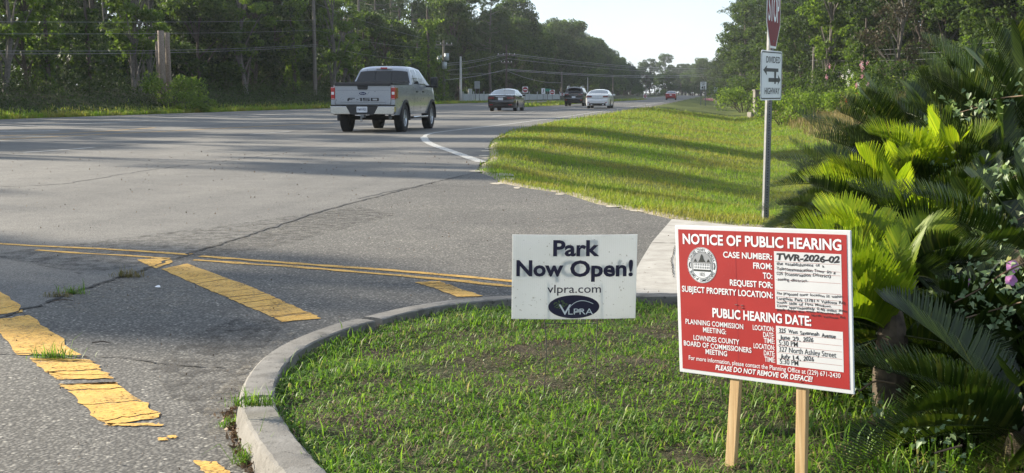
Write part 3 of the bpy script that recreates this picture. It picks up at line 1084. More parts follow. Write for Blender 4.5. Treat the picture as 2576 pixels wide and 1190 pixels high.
def shrub(H, Rr, n, size, mat, seed=0, nb=9, twigs=True):
    rg = np.random.default_rng(seed)
    t = thing('shrub', None, None)
    cs = np.stack([rg.uniform(-.75, .75, nb) * Rr, rg.uniform(-.75, .75, nb) * Rr, rg.uniform(.2, .85, nb) * H], -1)
    cs[:, 2] *= 1 - .35 * (np.hypot(cs[:, 0], cs[:, 1]) / Rr) ** 2
    k = rg.integers(0, nb, n)
    v = rg.normal(size=(n, 3))
    v /= np.linalg.norm(v, axis=1)[:, None]
    pts = cs[k] + v * (rg.uniform(.3, 1.05, n) ** .6 * rg.uniform(.22, .36, nb)[k])[:, None] * np.array([Rr * 1.2, Rr * 1.2, H * .75])
    pts[:, 2] = np.abs(pts[:, 2])
    V, F = leaves(pts, rg.uniform(size * .6, size * 1.3, n), .5, np.array([0, 0, .8]))
    mesh_np('foliage', V, F, M[mat], t)
    b = MB()
    for c in cs:
        b.tube([(c[0] * .1, c[1] * .1, -.15), (c[0] * .5, c[1] * .5, c[2] * .6), tuple(c * 1.05)], [.025, .018, .008], 5)
    b.build('stem', M['bark'], t)
    return t


HTS = dict(oak1=10.9, oak2=10.4, oak3=13, oak4=9.4, thin=11.2, sweet=15.6, pine1=19.6, pine2=21.6, pine3=17.6, vine1=9.5, vine2=7.3, dead=9.3)
SKYX = [1090, 1140, 1160, 1225, 1240, 1290, 1330, 1350, 1400, 1440, 1480, 1530, 1560, 1592, 1604, 1660]
SKYY = [-150, -10, 40, 48, 18, 0, 20, 48, 36, 58, 92, 120, 140, 168, 203, 208]


def fit_sky(k, x, y, sc, lo=.70):
    px = CX + FPX * x / y
    if px < 1125 or px > 1660: return sc
    top = EYE + (233 - float(np.interp(px, SKYX, SKYY))) / FPX * y
    return max(.3, (top - tz(x, y)) / HTS[k] * random.uniform(lo, 1.0))


PROTO = {
    'oak1': broad_tree(10.5, 3.6, .7, 60, 150, .30, 'tree_dark', seed=1),
    'oak2': broad_tree(10.0, 3.9, .5, 56, 165, .32, 'tree_mid', seed=2, lean=.05),
    'oak3': broad_tree(12.5, 3.7, 1.6, 58, 150, .31, 'tree_dark', seed=3),
    'oak4': broad_tree(9.0, 3.4, .5, 50, 150, .29, 'tree_mid', seed=4, lean=-.05),
    'thin': broad_tree(11.0, 2.5, 3.2, 34, 120, .28, 'tree_light', 'palebark', seed=5, lean=.07),
    'sweet': broad_tree(15.0, 4.0, 2.0, 74, 150, .34, 'tree_mid', seed=6),
    'pine1': pine_tree(19, 11, .48, 3.4),
    'pine2': pine_tree(21, 12, .58, 3.0),
    'pine3': pine_tree(17, 13, .36, 3.8, tufts=1.3),
    'vine1': vine_tree(8.5, .95, 2600, 'tree_light', 21),
    'vine2': vine_tree(6.5, 1.2, 2400, 'tree_mid', 22),
    'dead': broad_tree(9.0, 2.6, .8, 40, 110, .22, 'brownleaf', 'palebark', seed=8),
    'bush1': shrub(2.2, 1.7, 2600, .15, 'shrub', 31, 12),
    'bush2': shrub(1.5, 1.4, 1800, .13, 'shrub', 32, 9),
    'bush3': shrub(2.8, 2.0, 3000, .17, 'tree_mid', 33, 12),
}
KIND = {'oak1': 'dense dark broadleaf tree', 'oak2': 'leafy mid green broadleaf tree', 'oak3': 'tall dark broadleaf tree', 'oak4': 'low spreading broadleaf tree', 'thin': 'slender yellow green tree', 'sweet': 'tall full crowned broadleaf tree', 'pine1': 'tall pine with tufted crown', 'pine2': 'tall pine with long bare trunk', 'pine3': 'bushy pine with low branches', 'vine1': 'trunk draped in hanging yellow green vines', 'vine2': 'stout trunk swallowed by green vines', 'dead': 'withered brownish vine choked tree', 'bush1': 'bright green leafy bush', 'bush2': 'low bright green bush', 'bush3': 'rounded mid green bush'}
used = set()


def plant(kind, x, y, sc, label, group=None, rz=None, cat=None, z=None, name=None, sz=None):
    src = PROTO[kind]
    if kind in used: o = copy_tree(src)
    else:
        o = src
        used.add(kind)
    if name: o.name = name
    o.location = (x, y, tz(x, y) if z is None else z)
    o.rotation_euler = (0, 0, random.uniform(0, 6.28) if rz is None else rz)
    o.scale = (sc, sc, sc * (sz or 1))
    for k in ("label", "category", "group"):
        if k in o.keys(): del o[k]
    return tag(o, label, cat or ('bush' if kind.startswith('bush') else 'tree'), group)


def px_of(x, y):
    return CX + FPX * x / max(y, .1)


SEG = [(-1e9, 'beyond the left edge of the wood'), (-40, 'left of the cut trunks'), (390, 'just right of the cut trunks'), (600, 'left of the thin wooden pole'), (800, 'behind the silver pickup'), (1010, 'between pickup and grey sign back'), (1200, 'behind the white fence'), (1400, 'above the white sedan'), (1560, 'far up the left tree line'), (1700, 'at the far right bend')]


def lg(s):
    return s, s + ' (alike)'


def seg_of(px):
    lab = SEG[0][1]
    for a, s in SEG:
        if px >= a: lab = s
    return lab


def left_tl(s):
    return float(np.interp(s, [-60, 60, 170, 260, 700], [-38.5, -38.5, -37.5, -35, -33]))


random.seed(5)
s = -34.0
row = 0
# front row of the left wood
while s < 560:
    t = left_tl(s) + random.uniform(-2.2, .6)
    x, y = xy(s, t)
    k = random.choice(['oak1', 'oak2', 'oak4', 'oak1', 'oak4', 'thin', 'vine2' if s < 250 else 'oak2'])
    sc = random.uniform(.72, 1.05)
    if s > 180: sc *= 1.65
    elif s < 62: sc *= random.choice([.6, .7, .85, 1.2])
    if y > 2:
        px = px_of(x, y)
        plant(k, x, y, fit_sky(k, x, y, sc), *lg(KIND[k] + ' ' + seg_of(px)))
    s += random.uniform(4.2, 7.0) * (1 if s < 260 else 1.7)
s = -30.0
while s < 640:
    t = left_tl(s) - random.uniform(5, 9)
    x, y = xy(s, t)
    k = random.choice(['oak3', 'oak1', 'pine1', 'thin', 'oak2', 'pine3', 'sweet', 'vine1' if s < 200 else 'sweet'])
    sc = random.uniform(.75, 1.0)
    if k == 'sweet' and s < 180: sc *= .72
    if s > 190: sc = random.uniform(1.15, 1.5)
    elif s < 130: sc *= random.choice([.8, 1.0, 1.2]) * (.86 if s < 48 else 1)
    if y > 2:
        px = px_of(x, y)
        plant(k, x, y, fit_sky(k, x, y, sc), *lg(KIND[k] + ' ' + seg_of(px)))
    s += random.uniform(5.5, 8.5) * (1 if s < 300 else 1.5)
s = -20.0
while s < 640:
    t = left_tl(s) - random.uniform(12, 19)
    x, y = xy(s, t)
    k = random.choice(['pine1', 'pine2', 'sweet', 'oak3', 'pine3'])
    sc = random.uniform(.9, 1.12)
    if k == 'sweet' and s > 48: sc *= 1.3
    if s < 48: sc *= .90
    if s > 240: sc *= 1.15
    if y > 2:
        px = px_of(x, y)
        plant(k, x, y, fit_sky(k, x, y, sc, .85), *lg(KIND[k] + ' set back ' + seg_of(px)))
    s += random.uniform(6, 10) * (1.5 if s < 48 or s > 300 else 1)
s = 40.0
while s < 330:
    t = left_tl(s) - random.uniform(22, 30)
    x, y = xy(s, t)
    k = random.choice(['oak1', 'oak2', 'oak3'])
    px = px_of(x, y)
    if px > -150:
        plant(k, x, y, random.uniform(.9, 1.1), *lg(KIND[k] + ' deep ' + seg_of(px)))
    s += random.uniform(8, 11)
# trees that stand out one by one (display x, distance)
for k, px, D, sc, lab in [
        ('pine3', 1235, 190, .98, 'broad bushy pine rising above the grey sign back'),
        ('sweet', 1292, 240, 1.22, 'tallest full crown above the utility pole and black sedan'),
        ('pine1', 1188, 215, .95, 'pine with sky showing through left of the tall crown'),
        ('pine2', 1168, 222, .92, 'slim bare pine against the sky gap by the transformer pole'),
        ('sweet', 1238, 236, .78, 'sunlit lower broadleaf crown behind the utility pole crossarm'),
        ('vine1', 1080, 138, 1.05, 'tall column of sunlit vines right of the silver pickup'),
        ('vine1', 1010, 150, 1.1, 'vine column in the wood behind the pickup cab'),
        ('vine2', 925, 140, 1.0, 'vine smothered trunk behind the pickup tailgate'),
        ('vine1', 130, 76, .82, 'bright vine column on a trunk at the far left of the wood'),
        ('vine1', 745, 112, .95, 'vine column with yellow leaves left of the thin wooden pole'),
        ('thin', 840, 118, 1.0, 'yellow green slender tree above the pickup roof'),
        ('oak2', 1672, 430, 1.0, 'dark round live oak above the red car'),
        ('dead', 1622, 420, .9, 'purplish brown small tree left of the round live oak'),
        ('bush3', 1600, 400, 1.3, 'rounded bush at the foot of the brown tree far down the road'),
        ('bush3', 1655, 400, 1.0, 'pale green bush below the round live oak'),
        ('pine2', 905, 150, .95, 'pale bare pine trunk behind the pickup tailgate'),
        ('pine1', 943, 154, 1.0, 'pale pine trunk above the pickup rear window'),
        ('pine2', 984, 160, .95, 'straight pale pine trunk right above the pickup cab'),
        ('pine2', 1012, 168, .9, 'slim pine trunk just right of the pickup cab'),
        ('thin', 345, 84, .9, 'lone slender tree with yellow leaves nearest the cut trunks'),
        ('thin', 620, 100, .95, 'slender yellow green tree midway between cut trunks and pole'),
        ('bush1', 442, 79, 1.15, 'bright sunlit bush beside the cut trunks'),
        ('bush2', 475, 77, .9, 'low sunlit bush right of the bright bush by the cut trunks'),
        ('bush2', 510, 78, .7, 'small sunlit sprig of bush on the bank below the wood')]:
    x = (px - CX) / FPX * D
    plant(k, x, D, sc, lab, sz=.85 if 'live oak' in lab else None)
random.seed(31)
for s_, t_, sc, sz in [(22, -45, .9, 1.6), (33, -44, .95, 1.45), (44, -43, 1.0, 1.25), (8, -52, 1.1, 1.6)]:  # unseen trees added and stretched tall to streak the road with shade
    x, y = xy(s_, t_)
    plant('thin', x, y, sc, *lg('tall slender yellow green tree beyond the left edge of the wood'), sz=sz)
random.seed(11)
for i in range(15):                                      # wood closing the view at the end of the road
    px = 1555 + i * 19 + random.uniform(-7, 7)
    D = random.uniform(560, 640)
    k = random.choice(['oak3', 'sweet', 'oak1', 'sweet'])
    plant(k, (px - CX) / FPX * D, D, random.uniform(.95, 1.35) * (1.0 if px < 1560 or px > 1630 else .75), *lg(KIND[k] + ' closing the far end of the road'))
# right wood
RS = [(1690, 'at the hazy end of the right tree line'), (1830, 'left of the stop sign'), (1960, 'right of the stop sign'), (2180, 'behind the brown vine thicket'), (2330, 'behind the sago palms'), (2576, 'beyond the right edge')]


def rseg(px):
    lab = RS[0][1]
    for a, s_ in RS:
        if px >= a: lab = s_
    return lab


random.seed(23)
for row_, (dD, sc0, kinds) in enumerate([(0, .80, ['oak2', 'oak4', 'oak1', 'sweet', 'oak2']), (12, .95, ['oak1', 'oak3', 'pine3', 'sweet', 'oak2']), (27, 1.1, ['pine1', 'pine2', 'oak3', 'sweet', 'pine1'])]):
    px = 1872 - row_ * 4
    while px < 2720:
        D = float(np.interp(px, [1830, 1880, 1930, 2000, 2120, 2300, 2480, 2620, 2760], [300, 205, 158, 124, 100, 84, 74, 66, 60])) + dD + random.uniform(-3, 3)
        k = random.choice(kinds)
        sc = sc0 * random.uniform(.85, 1.12)
        if px < 1930: sc *= 1.25
        x = (px - CX) / FPX * D
        plant(k, x, D, sc, *lg(KIND[k] + ('', ' set back', ' farther back')[row_] + ' ' + rseg(px)))
        px += random.uniform(38, 62) * (1 + row_ * .1) * (100 / D) ** .6
px = 1698.0
while px < 1852:
    y = float(np.interp(px, [1700, 1750, 1790, 1850], [600, 480, 370, 265])) + random.uniform(-25, 25)
    x = (px - CX) / FPX * y
    k = random.choice(['oak1', 'oak2', 'sweet', 'oak3'])
    plant(k, x, y, random.uniform(.85, 1.1) * (.82 if k == 'sweet' else 1), *lg(KIND[k] + ' ' + rseg(1700)))
    px += random.uniform(4, 9)
for k, px, D, sc, lab in [
        ('dead', 2255, 66, .72, 'thicket of withered brown vines above the flowering bush'),
        ('vine2', 2165, 68, .62, 'pale vine covered trunk left of the brown thicket'),
        ('pine2', 2512, 92, 1.05, 'tall bare pine trunk at the upper right corner'),
        ('pine2', 2488, 108, .95, 'slim bare pine left of the upper right pine'),
        ('thin', 2075, 96, .95, 'light green slender tree right of the divided highway sign'),
        ('thin', 2150, 92, .85, 'light green feathery tree above the flowering bush'),
        ('pine3', 1862, 232, 1.12, 'sunlit bushy pine left of the stop sign'),
        ('sweet', 1868, 190, .98, 'sunlit broadleaf crown behind the stop sign')]:
    x = (px - CX) / FPX * D
    plant(k, x, D, sc, lab)
# bushes on the right bank
for k, px, D, sc, lab in [
        ('bush1', 1968, 66, .95, 'bright bush just right of the divided highway sign'),
        ('bush2', 2005, 64, .9, 'low weedy bush at the top of the grassy bank'),
        ('bush1', 2045, 60, .85, 'upright bright bush left of the flowering bush'),
        ('bush2', 2185, 52, .8, 'low bush right of the flowering bush'),
        ('bush3', 2000, 74, .9, 'mid green bush at the foot of the right wood'),
        ('bush3', 2075, 72, .95, 'rounded bush behind the flowering bush'),
        ('bush3', 2235, 60, .8, 'rounded bush below the brown vine thicket'),
        ('bush1', 1868, 118, 1.4, 'leafy bush hanging over the stone sign pier'),
        ('bush3', 1846, 150, 1.5, 'large bush at the edge of the right wood past the stone sign pier'),
        ('bush1', 1838, 185, 1.3, 'bright bush past the speed limit sign'),
        ('bush3', 1820, 235, 1.2, 'round dark clipped bush far beyond the speed limit sign'),
        ('bush2', 2205, 60, .9, 'low pale bush at the left side of the sago palms'),
        ('bush3', 2420, 60, 1.0, 'leafy bush behind the tallest sago palm'),
        ('bush3', 2560, 55, 1.1, 'leafy bush behind the sago palms at the right edge')]:
    x = (px - CX) / FPX * D
    plant(k, x, D, sc, lab)


# flowering crape myrtle
def flower_bush(px, D, H, label):
    x = (px - CX) / FPX * D
    t = shrub(H, 1.25, 3600, .12, 'shrub', 40, 13)
    t.name = 'flowering_bush'
    t.location = (x, D, tz(x, D))
    tag(t, label, 'bush')
    rg = np.random.default_rng(4)
    for nm, m, n in (('blossom', 'pinkflower', 9), ('blossom', 'whiteflower', 8), ('blossom', 'redflower', 4)):
        for i in range(n):
            a = rg.uniform(0, 6.28)
            c = np.array([math.cos(a) * rg.uniform(.2, 1.25), -abs(math.sin(a)) * 1.2, H * (rg.uniform(.55, 1.02) if m != 'redflower' else rg.uniform(.2, .4))])
            v = rg.normal(size=(26, 3)) * np.array([.030, .030, .06])
            V, F = leaves(c + v, rg.uniform(.03, .055, 26), .9)
            mesh_np(nm, V, F, M[m], t)
    return t


M['pinkflower'] = leaf('pink_petals', [(0, (.55, .22, .30)), (1, (.70, .38, .45))], .4)
M['whiteflower'] = leaf('white_petals', [(0, (.65, .62, .58)), (1, (.8, .78, .74))], .4)
M['redflower'] = leaf('red_petals', [(0, (.45, .05, .04)), (1, (.60, .10, .07))], .4)
flower_bush(2128, 56, 2.35, 'crape myrtle bush with pink and white blossom on the right bank')
for i, (px, D) in enumerate([(1778, 236), (1788, 240)]):
    x = (px - CX) / FPX * D
    V, F = leaves(np.random.default_rng(i).normal(size=(260, 3)) * np.array([.5, .3, .12]) + np.array([0, 0, .25]), .12, .8)
    o = mesh_np('flower_bed', V, F, M['pinkflower'])
    o.location = (x, D, tz(x, D))
    tag(o, ('pink flowering border plant beyond the speed limit sign', 'pink flowering border plant right of the far speed sign legs')[i], 'flowers')

# undergrowth on the left bank and low leaves at its foot
N = 190000
s = 8 + 300 * RNG.random(N) ** 1.9
u = RNG.beta(1.3, 1.6, N)
tlv = np.interp(s, _lt[:, 0], _lt[:, 1])
t = tlv - .5 - u * 13
X = s * _s + t * _c
Y = s * _c - t * _s
Z = terrain(X, Y)
hgt = sstep(.10, .60, u) * (1.0 + .6 * wob(X, Y, .7, 1) + .35 * wob(X, Y, 2.0, .3)) + .10
Z = Z + np.clip(hgt, .05, 3) * RNG.random(N) ** .7
mk = (Y > 20) & (X / Y > -.47) & (X / Y < -.045)
pp = np.stack([X, Y, Z], -1)[mk]
V, F = leaves(pp, RNG.uniform(.08, .19, len(pp)) * np.maximum(1, Y[mk] / 110) ** .5, .45, np.array([0, 0, .8]))
tag(mesh_np('undergrowth', V, F, M['under']), kind='stuff')
N = 170000
s = 15 + 520 * RNG.random(N) ** 1.7
t = np.interp(s, [-60, 60, 170, 260, 700], [-38.5, -38.5, -37.5, -35, -33]) - 2.5 - 24 * RNG.random(N) ** 1.2
X, Y = s * _s + t * _c, s * _c - t * _s
Z = terrain(X, Y) + np.clip(3.9 + 1.6 * wob(X, Y, .45, 2) + .9 * wob(X, Y, 1.3, .3), .3, 6) * RNG.random(N) ** .8
mk = (Y > 15) & (X / Y > -.55)
n = int(mk.sum())
V, F = leaves(np.stack([X, Y, Z], -1)[mk], RNG.uniform(.25, .55, n), .55, np.array([0, 0, .8]))
tag(mesh_np('wood_undergrowth', V, F, M['tree_dark']), kind='stuff')
# sunlit fringe of grass along the far edge of the road
N = 30000
s = 20 + 150 * RNG.random(N) ** 1.5
t = np.interp(s, _lt[:, 0], _lt[:, 1]) - RNG.exponential(.55, N)
X, Y = s * _s + t * _c, s * _c - t * _s
Z = terrain(X, Y)
mk = (Y > 15) & (X / Y > -.47)
n = int(mk.sum())
V, F = blades(np.stack([X, Y, Z], -1)[mk], RNG.gamma(7, .03, n), RNG.uniform(.02, .05, n), np.clip(RNG.normal(.6, .3, n), .1, 1.3))
tag(mesh_np('roadside_grass', V, F, M['vergegrass']), kind='stuff')
# undergrowth at the foot of the right wood
N = 60000
D = RNG.uniform(48, 260, N) ** 1
t = RNG.gamma(3, 1.3, N) + 8.2 - np.clip(D - 120, 0, 200) * .018
X = t / _c + D * math.tan(PHI)
Z = terrain(X, D) + np.clip(1.0 + .7 * wob(X, D, .8, .2) + .3 * wob(X, D, 2.2, 1.4), .1, 3) * RNG.random(N) ** .7 * sstep(8, 10, t + np.clip(D - 120, 0, 200) * .018)
V, F = leaves(np.stack([X, D, Z], -1), RNG.uniform(.12, .26, N) * np.maximum(1, D / 110) ** .5, .45, np.array([0, 0, .8]))
o_ = mesh_np('undergrowth', V, F, M['shrub'])
tag(o_, kind='stuff')

# cut trunks on the left bank
for px, D, H, r, lab in [(408, 80, 4.05, .22, 'thick pale cut tree trunk standing on the bank'), (424, 81, 3.9, .17, 'thinner cut trunk right of the thick pale one'), (398, 82, 3.2, .12, 'short cut trunk left of the thick pale one')]:
    x = P(px, 150, D).x
    z0 = tz(x, D)
    top = P(px, {408: 77, 424: 82, 398: 104}[px], D).z
    b = MB()
    b.tube([(x + .1, D, z0 - .3), (x, D, z0 + .5), (x - .02, D, (z0 + top) / 2), (x - .05, D, top)], [r * 1.15, r, r * .95, r * .92], 12)
    o = tag(b.build('cut_trunk', M['cutbark'], None, True), lab, 'tree trunk')


# ------------------------------------------------------------------ poles and wires
def pole(px, D, ytop, r, m, label, cat='utility pole', name='utility_pole', extra=None):
    x = (px - CX) / FPX * D
    z0 = tz(x, D)
    top = P(px, ytop, D).z
    t = thing(name, label, cat, (x, D, z0))
    b = MB()
    b.tube([(0, 0, -.5), (0, 0, (top - z0) * .5), (0, 0, top - z0)], [r * 1.2, r, r * .8], 10)
    b.build('pole', M[m], t)
    if extra: extra(t, top - z0)
    return t


def arms(*spec):
    def f(t, h):
        for dz, half, ang in spec:
            b = MB()
            b.box((0, 0, h - dz), (half * 2, .12, .13), ang)
            a = b.build('crossarm', M['utility'], t)
            for k in (-.9, -.35, .35, .9):
                c = MB()
                p = Vector((k * half * math.cos(ang), k * half * math.sin(ang), h - dz + .06))
                c.tube([p, p + Vector((0, 0, .12)), p + Vector((0, 0, .2))], [.05, .07, .03], 8)
                c.build('insulator', M['concrete_pole'], a)
    return f


def transformers(t, h):
    arms((.5, 1.1, .4))(t, h)
    for k, (dx, dz) in enumerate([(-.5, 1.7), (.35, 1.5), (.1, 2.5)]):
        c = MB()
        c.lathe_x([(-.001, 0), (0, .28), (.8, .28), (.86, .2), (.861, 0)], (0, 0, 0), 14)
        c.v = [(dx + y, z - .3, h - dz - x) for x, y, z in c.v]
        c.build('transformer', M['signback'], t, True)
    vz = RNG.uniform(0, h * .55, 700)
    pp = np.stack([RNG.normal(0, .28, 700), RNG.normal(0, .28, 700), vz], -1)
    V, F = leaves(pp, RNG.uniform(.15, .3, 700), .7)
    mesh_np('vines', V, F, M['tree_light'], t)


pole(796, 114, -70, .15, 'utility', 'thin grey wooden pole in front of the wood left of the pickup')
pole(1118, 152, 102, .16, 'utility', 'wooden pole carrying transformers right of the pickup', extra=transformers)
pole(1160, 168, 142, .15, 'concrete_pole', 'pale concrete pole with white cap between pickup and sign back')
pole(1274, 185, 112, .14, 'bark', 'dark wooden pole with crossarms above the black sedan', extra=arms((1.5, 1.3, .1), (2.6, .8, .1)))
pole(1412, 245, 180, .16, 'utility', 'dark service pole behind the black hatchback')
pole(1477, 280, 195, .10, 'concrete_pole', 'slim pale lamp pole behind the white sedan', 'lamp post', 'lamp_post')
pole(1540, 330, 190, .12, 'utility', 'thin pole at the edge of the trees right of the white sedan')
pole(1780, 380, 203, .14, 'utility', 'far wooden pole left of the speed limit sign', extra=arms((.4, 1.5, -1.0)))
pole(1762, 520, 214, .14, 'utility', 'farthest wooden pole above the end of the road', extra=arms((.4, 1.5, -1.0)))
pole(-640, 47, 40, .15, 'utility', 'wooden pole beyond the left edge carrying the roadside wires')


def vine_pole(t, h):
    pp = np.stack([RNG.normal(0, .14, 900), RNG.normal(0, .14, 900), RNG.uniform(0, h + .2, 900)], -1)
    V, F = leaves(pp, RNG.uniform(.08, .18, 900), .7)
    mesh_np('vines', V, F, M['shrub'], t)


pole(2422, 62, 100, .12, 'utility', 'vine wrapped pole above the tallest sago palms', extra=vine_pole)
pole(2040, 108, 118, .12, 'utility', 'shaded pole under the trees right of the divided highway sign')
pole(2700, 48, 60, .13, 'utility', 'pole beyond the right edge carrying the right hand wires')


def wire(a, b, sag, label, r=.018, m='wire', group=None):
    a, b = P(*a), P(*b)
    pts = []
    for i in range(25):
        u = i / 24
        p = a.lerp(b, u)
        p.z -= sag * 2.4 * u * (1 - u)
        pts.append(p)
    w = MB()
    w.tube(pts, r * .6, 5)
    return tag(w.build('power_line', M[m]), label, 'wire', group)


wire((-640, 48, 47), (796, 50, 114), .25, 'upper power line crossing the top left wood')
wire((-640, 80, 47), (796, 76, 114), .30, 'second power line across the left wood')
wire((-640, 118, 47), (796, 112, 114), .55, 'lower sagging cable across the left wood above its twin', .022)
wire((-640, 126, 47), (796, 116, 114), .60, 'lowest sagging cable crossing the cut trunks', .022)
wire((-640, -10, 47), (796, -8, 114), .25, 'topmost power line at the upper left corner')
wire((796, 76, 114), (1118, 120, 152), .8, 'power line from the thin pole to the transformer pole', .02)
wire((796, 112, 114), (1118, 150, 152), .8, 'low cable from the thin pole towards the transformer pole', .02)
wire((796, 10, 114), (1118, 108, 152), .5, 'top line from the thin pole down to the transformer pole', .02)
for i, (y0, y1, lb, r) in enumerate([(160, 134, 'upper of the lines rising to the crossarm pole', .035), (165, 138, 'second of the lines rising to the crossarm pole', .03), (178, 148, 'third of the lines rising to the crossarm pole', .03), (201, 174, 'thick cable rising to the middle of the crossarm pole', .055), (186, 178, 'thin cable rising slowly to the middle of the crossarm pole', .03)]):
    wire((1118, y0, 152), (1274, y1, 185), .35, lb, r)
for i, (y0, x1, y1, D1, lb, r) in enumerate([(134, 1780, 172, 380, 'top line from the crossarm pole across the road', .05), (138, 1780, 176, 380, 'second line from the crossarm pole across the road', .04), (147, 1780, 180, 380, 'third line from the crossarm pole across the road', .04), (174, 1790, 186, 380, 'upper telephone cable across the road from the crossarm pole', .07), (177, 1790, 190, 380, 'lower telephone cable across the road from the crossarm pole', .06)]):
    wire((1274, y0, 185), (x1, y1, D1), 1.3, lb, r)
wire((1274, 178, 185), (1412, 208, 245), .9, 'drooping service cable to the dark service pole', .05)
for i, y in enumerate((205, 210, 216)):
    wire((1780, y, 380), (1725, y + 12, 640), .5, ('top', 'middle', 'bottom')[i] + ' far line running on from the far wooden pole', .06)
for i, (y0, y1, lb) in enumerate([(132, 100, 'upper of the three lines across the right wood'), (140, 122, 'middle of the three lines across the right wood'), (154, 140, 'lowest bright line across the right wood'), (180, 190, 'low line behind the flowering bush')]):
    wire((2040, y0 - 2, 108), (2700, y1 - 10, 48), .25, lb, .014)

# ------------------------------------------------------------------ fence, far signs, stone pier
ft = thing('white_fence', 'long pale board fence behind the black sedan', 'fence', tuple(P(1165, 258, 166).xy) + (0,))
b, c = MB(), MB()
x0, y0 = ft.location.x, ft.location.y
p0, p1 = P(1165, 258, 166), P(1408, 252, 206)
z0f = -.2
n = 74
for i in range(n):
    u = i / n
    a = p0.lerp(p1, u)
    hh = float(np.interp(u, [0, 1], [P(1165, 236, 166).z, P(1408, 237, 206).z])) + random.uniform(-.03, .03)
    wv = (p1 - p0).length / n
    b.box((a.x - x0, a.y - y0, (hh + z0f) / 2), (wv * .93, .04, hh - z0f), math.atan2(p1.y - p0.y, p1.x - p0.x))
b.build('boards', M['fence'], ft)
for i in range(12):
    a = p0.lerp(p1, i / 11)
    c = MB()
    c.box((a.x - x0, a.y - y0 - .1, .6), (.14, .14, 1.5), 0)
    c.build('post', M['fence'], ft)
b = MB()
a = p0.lerp(p1, .06)
b.box((a.x - x0, a.y - y0 - .3, .75), (.5, .5, 1.9), .2, .04)
b.build('gate_pier', M['fence'], ft)


def rounded(w, h, r, n=5, cx=0, cz=0):
    out = []
    for sx, sz, a0 in ((1, 1, 0), (-1, 1, 90), (-1, -1, 180), (1, -1, 270)):
        for k in range(n + 1):
            a = R(a0 + 90 * k / n)
            out.append((cx + sx * (w / 2 - r) + r * math.cos(a), cz + sz * (h / 2 - r) + r * math.sin(a)))
    return out


def circle(r, n=28, cx=0, cz=0, ry=None):
    return [(cx + r * math.cos(2 * math.pi * k / n), cz + (ry or r) * math.sin(2 * math.pi * k / n)) for k in range(n)]


def sign_posts(t, xs, h, r=.04, m='steel', name='post'):
    for x in xs:
        b = MB()
        b.box((x, .05, h / 2 - .2), (r * 1.4, r, h + .4))
        b.build(name, M[m], t)


def far_sign(px, ytop, ybot, D, wpx, label, face, rz=0.0):
    """small sign on one post; ytop..ybot is the plate"""
    x = (px - CX) / FPX * D
    z0 = tz(x, D)
    t = thing('road_sign', label, 'road sign', (x, D, z0), rz)
    za, zb = P(px, ytop, D).z - z0, P(px, ybot, D).z - z0
    w, h, zc = wpx / FPX * D, za - zb, (za + zb) / 2
    sign_posts(t, [0], za - .05, .05)
    b = MB()
    b.prism(rounded(w, h, min(w, h) * .08, cz=zc), -.004, .012)
    pl = b.build('plate', M['streetgreen' if face == 'street' else 'signback' if face == 'back' else 'white'], t)
    if face == 'noentry':
        b = MB()
        b.flat(circle(min(w, h) * .46, cz=zc), -.010)
        b.build('red_disc', M['signred'], pl)
        b = MB()
        b.flat([(-w * .32, zc - h * .07), (w * .32, zc - h * .07), (w * .32, zc + h * .07), (-w * .32, zc + h * .07)], -.016)
        b.build('white_bar', M['white'], pl)
    if face == 'keep':
        b = MB()
        b.flat([(-w * .2, zc - h * .32), (0, zc - h * .32), (w * .22, zc + h * .05), (w * .22, zc + h * .32), (w * .02, zc + h * .32), (w * .02, zc + .05)], -.010)
        b.build('arrow', M['black'], pl)
    return t


far_sign(1321, 218, 233, 150, 14, 'square white no entry sign right of the black sedan', 'noentry')
far_sign(1366, 222, 236, 168, 9, 'narrow white keep sign left of the green street sign', 'keep')
far_sign(1377, 223, 230, 172, 18, 'green street name sign between two small signs', 'street', .4)
far_sign(1388.5, 226, 238, 170, 13, 'square no entry sign right of the green street sign', 'noentry')
far_sign(1414, 234, 241, 235, 12, 'faded red sign low against the trees left of the hatchback', 'noentry')
far_sign(1621, 237, 246, 300, 9, 'tiny no entry sign far down the road near the red car', 'noentry')
far_sign(1797, 219, 233, 160, 9, 'grey back of a small sign right of the speed limit sign', 'back')
far_sign(1800, 243, 249, 190, 15, 'small green plate right of the speed limit sign', 'street', .5)
x = (1201 - CX) / FPX * 165
t = thing('sign_back', 'large blank grey back of a road sign on two posts', 'road sign', (x, 165, tz(x, 165)), -.15)
za, zb = P(1201, 204, 165).z - t.location.z, P(1201, 223, 165).z - t.location.z
b = MB()
b.prism(rounded(.72, za - zb, .06, cz=(za + zb) / 2), -.01, .01)
b.build('plate', M['signback'], t)
sign_posts(t, [-.24, .26], za - .1, .05)
# speed limit sign
D = 150
x = (1766 - CX) / FPX * D
z0 = tz(x, D)
t = thing('speed_limit_sign', 'white speed limit 45 sign on two legs in the grass', 'road sign', (x, D, z0), -.25)
za, zb = P(1766, 205.5, D).z - z0, P(1766, 225.5, D).z - z0
w, h, zc = .70, za - zb, (za + zb) / 2
b = MB()
b.prism(rounded(w, h, .05, cz=zc), -.006, .010)
pl = b.build('plate', M['white'], t)
b = MB()
put_text(b, "SPEED", -.24, .24, zc + h * .25, h * .15, -.012, .02)
put_text(b, "LIMIT", -.20, .20, zc + h * .03, h * .15, -.012, .02)
put_text(b, "45", -.25, .25, zc - h * .43, h * .36, -.012, .04)
for zz in (zc + h * .475, zc - h * .475):
    b.flat([(-w * .46, zz - .012), (w * .46, zz - .012), (w * .46, zz + .012), (-w * .46, zz + .012)], -.012)
b.build('lettering', M['black'], pl)
sign_posts(t, [-.27, .27], za - .05, .06)
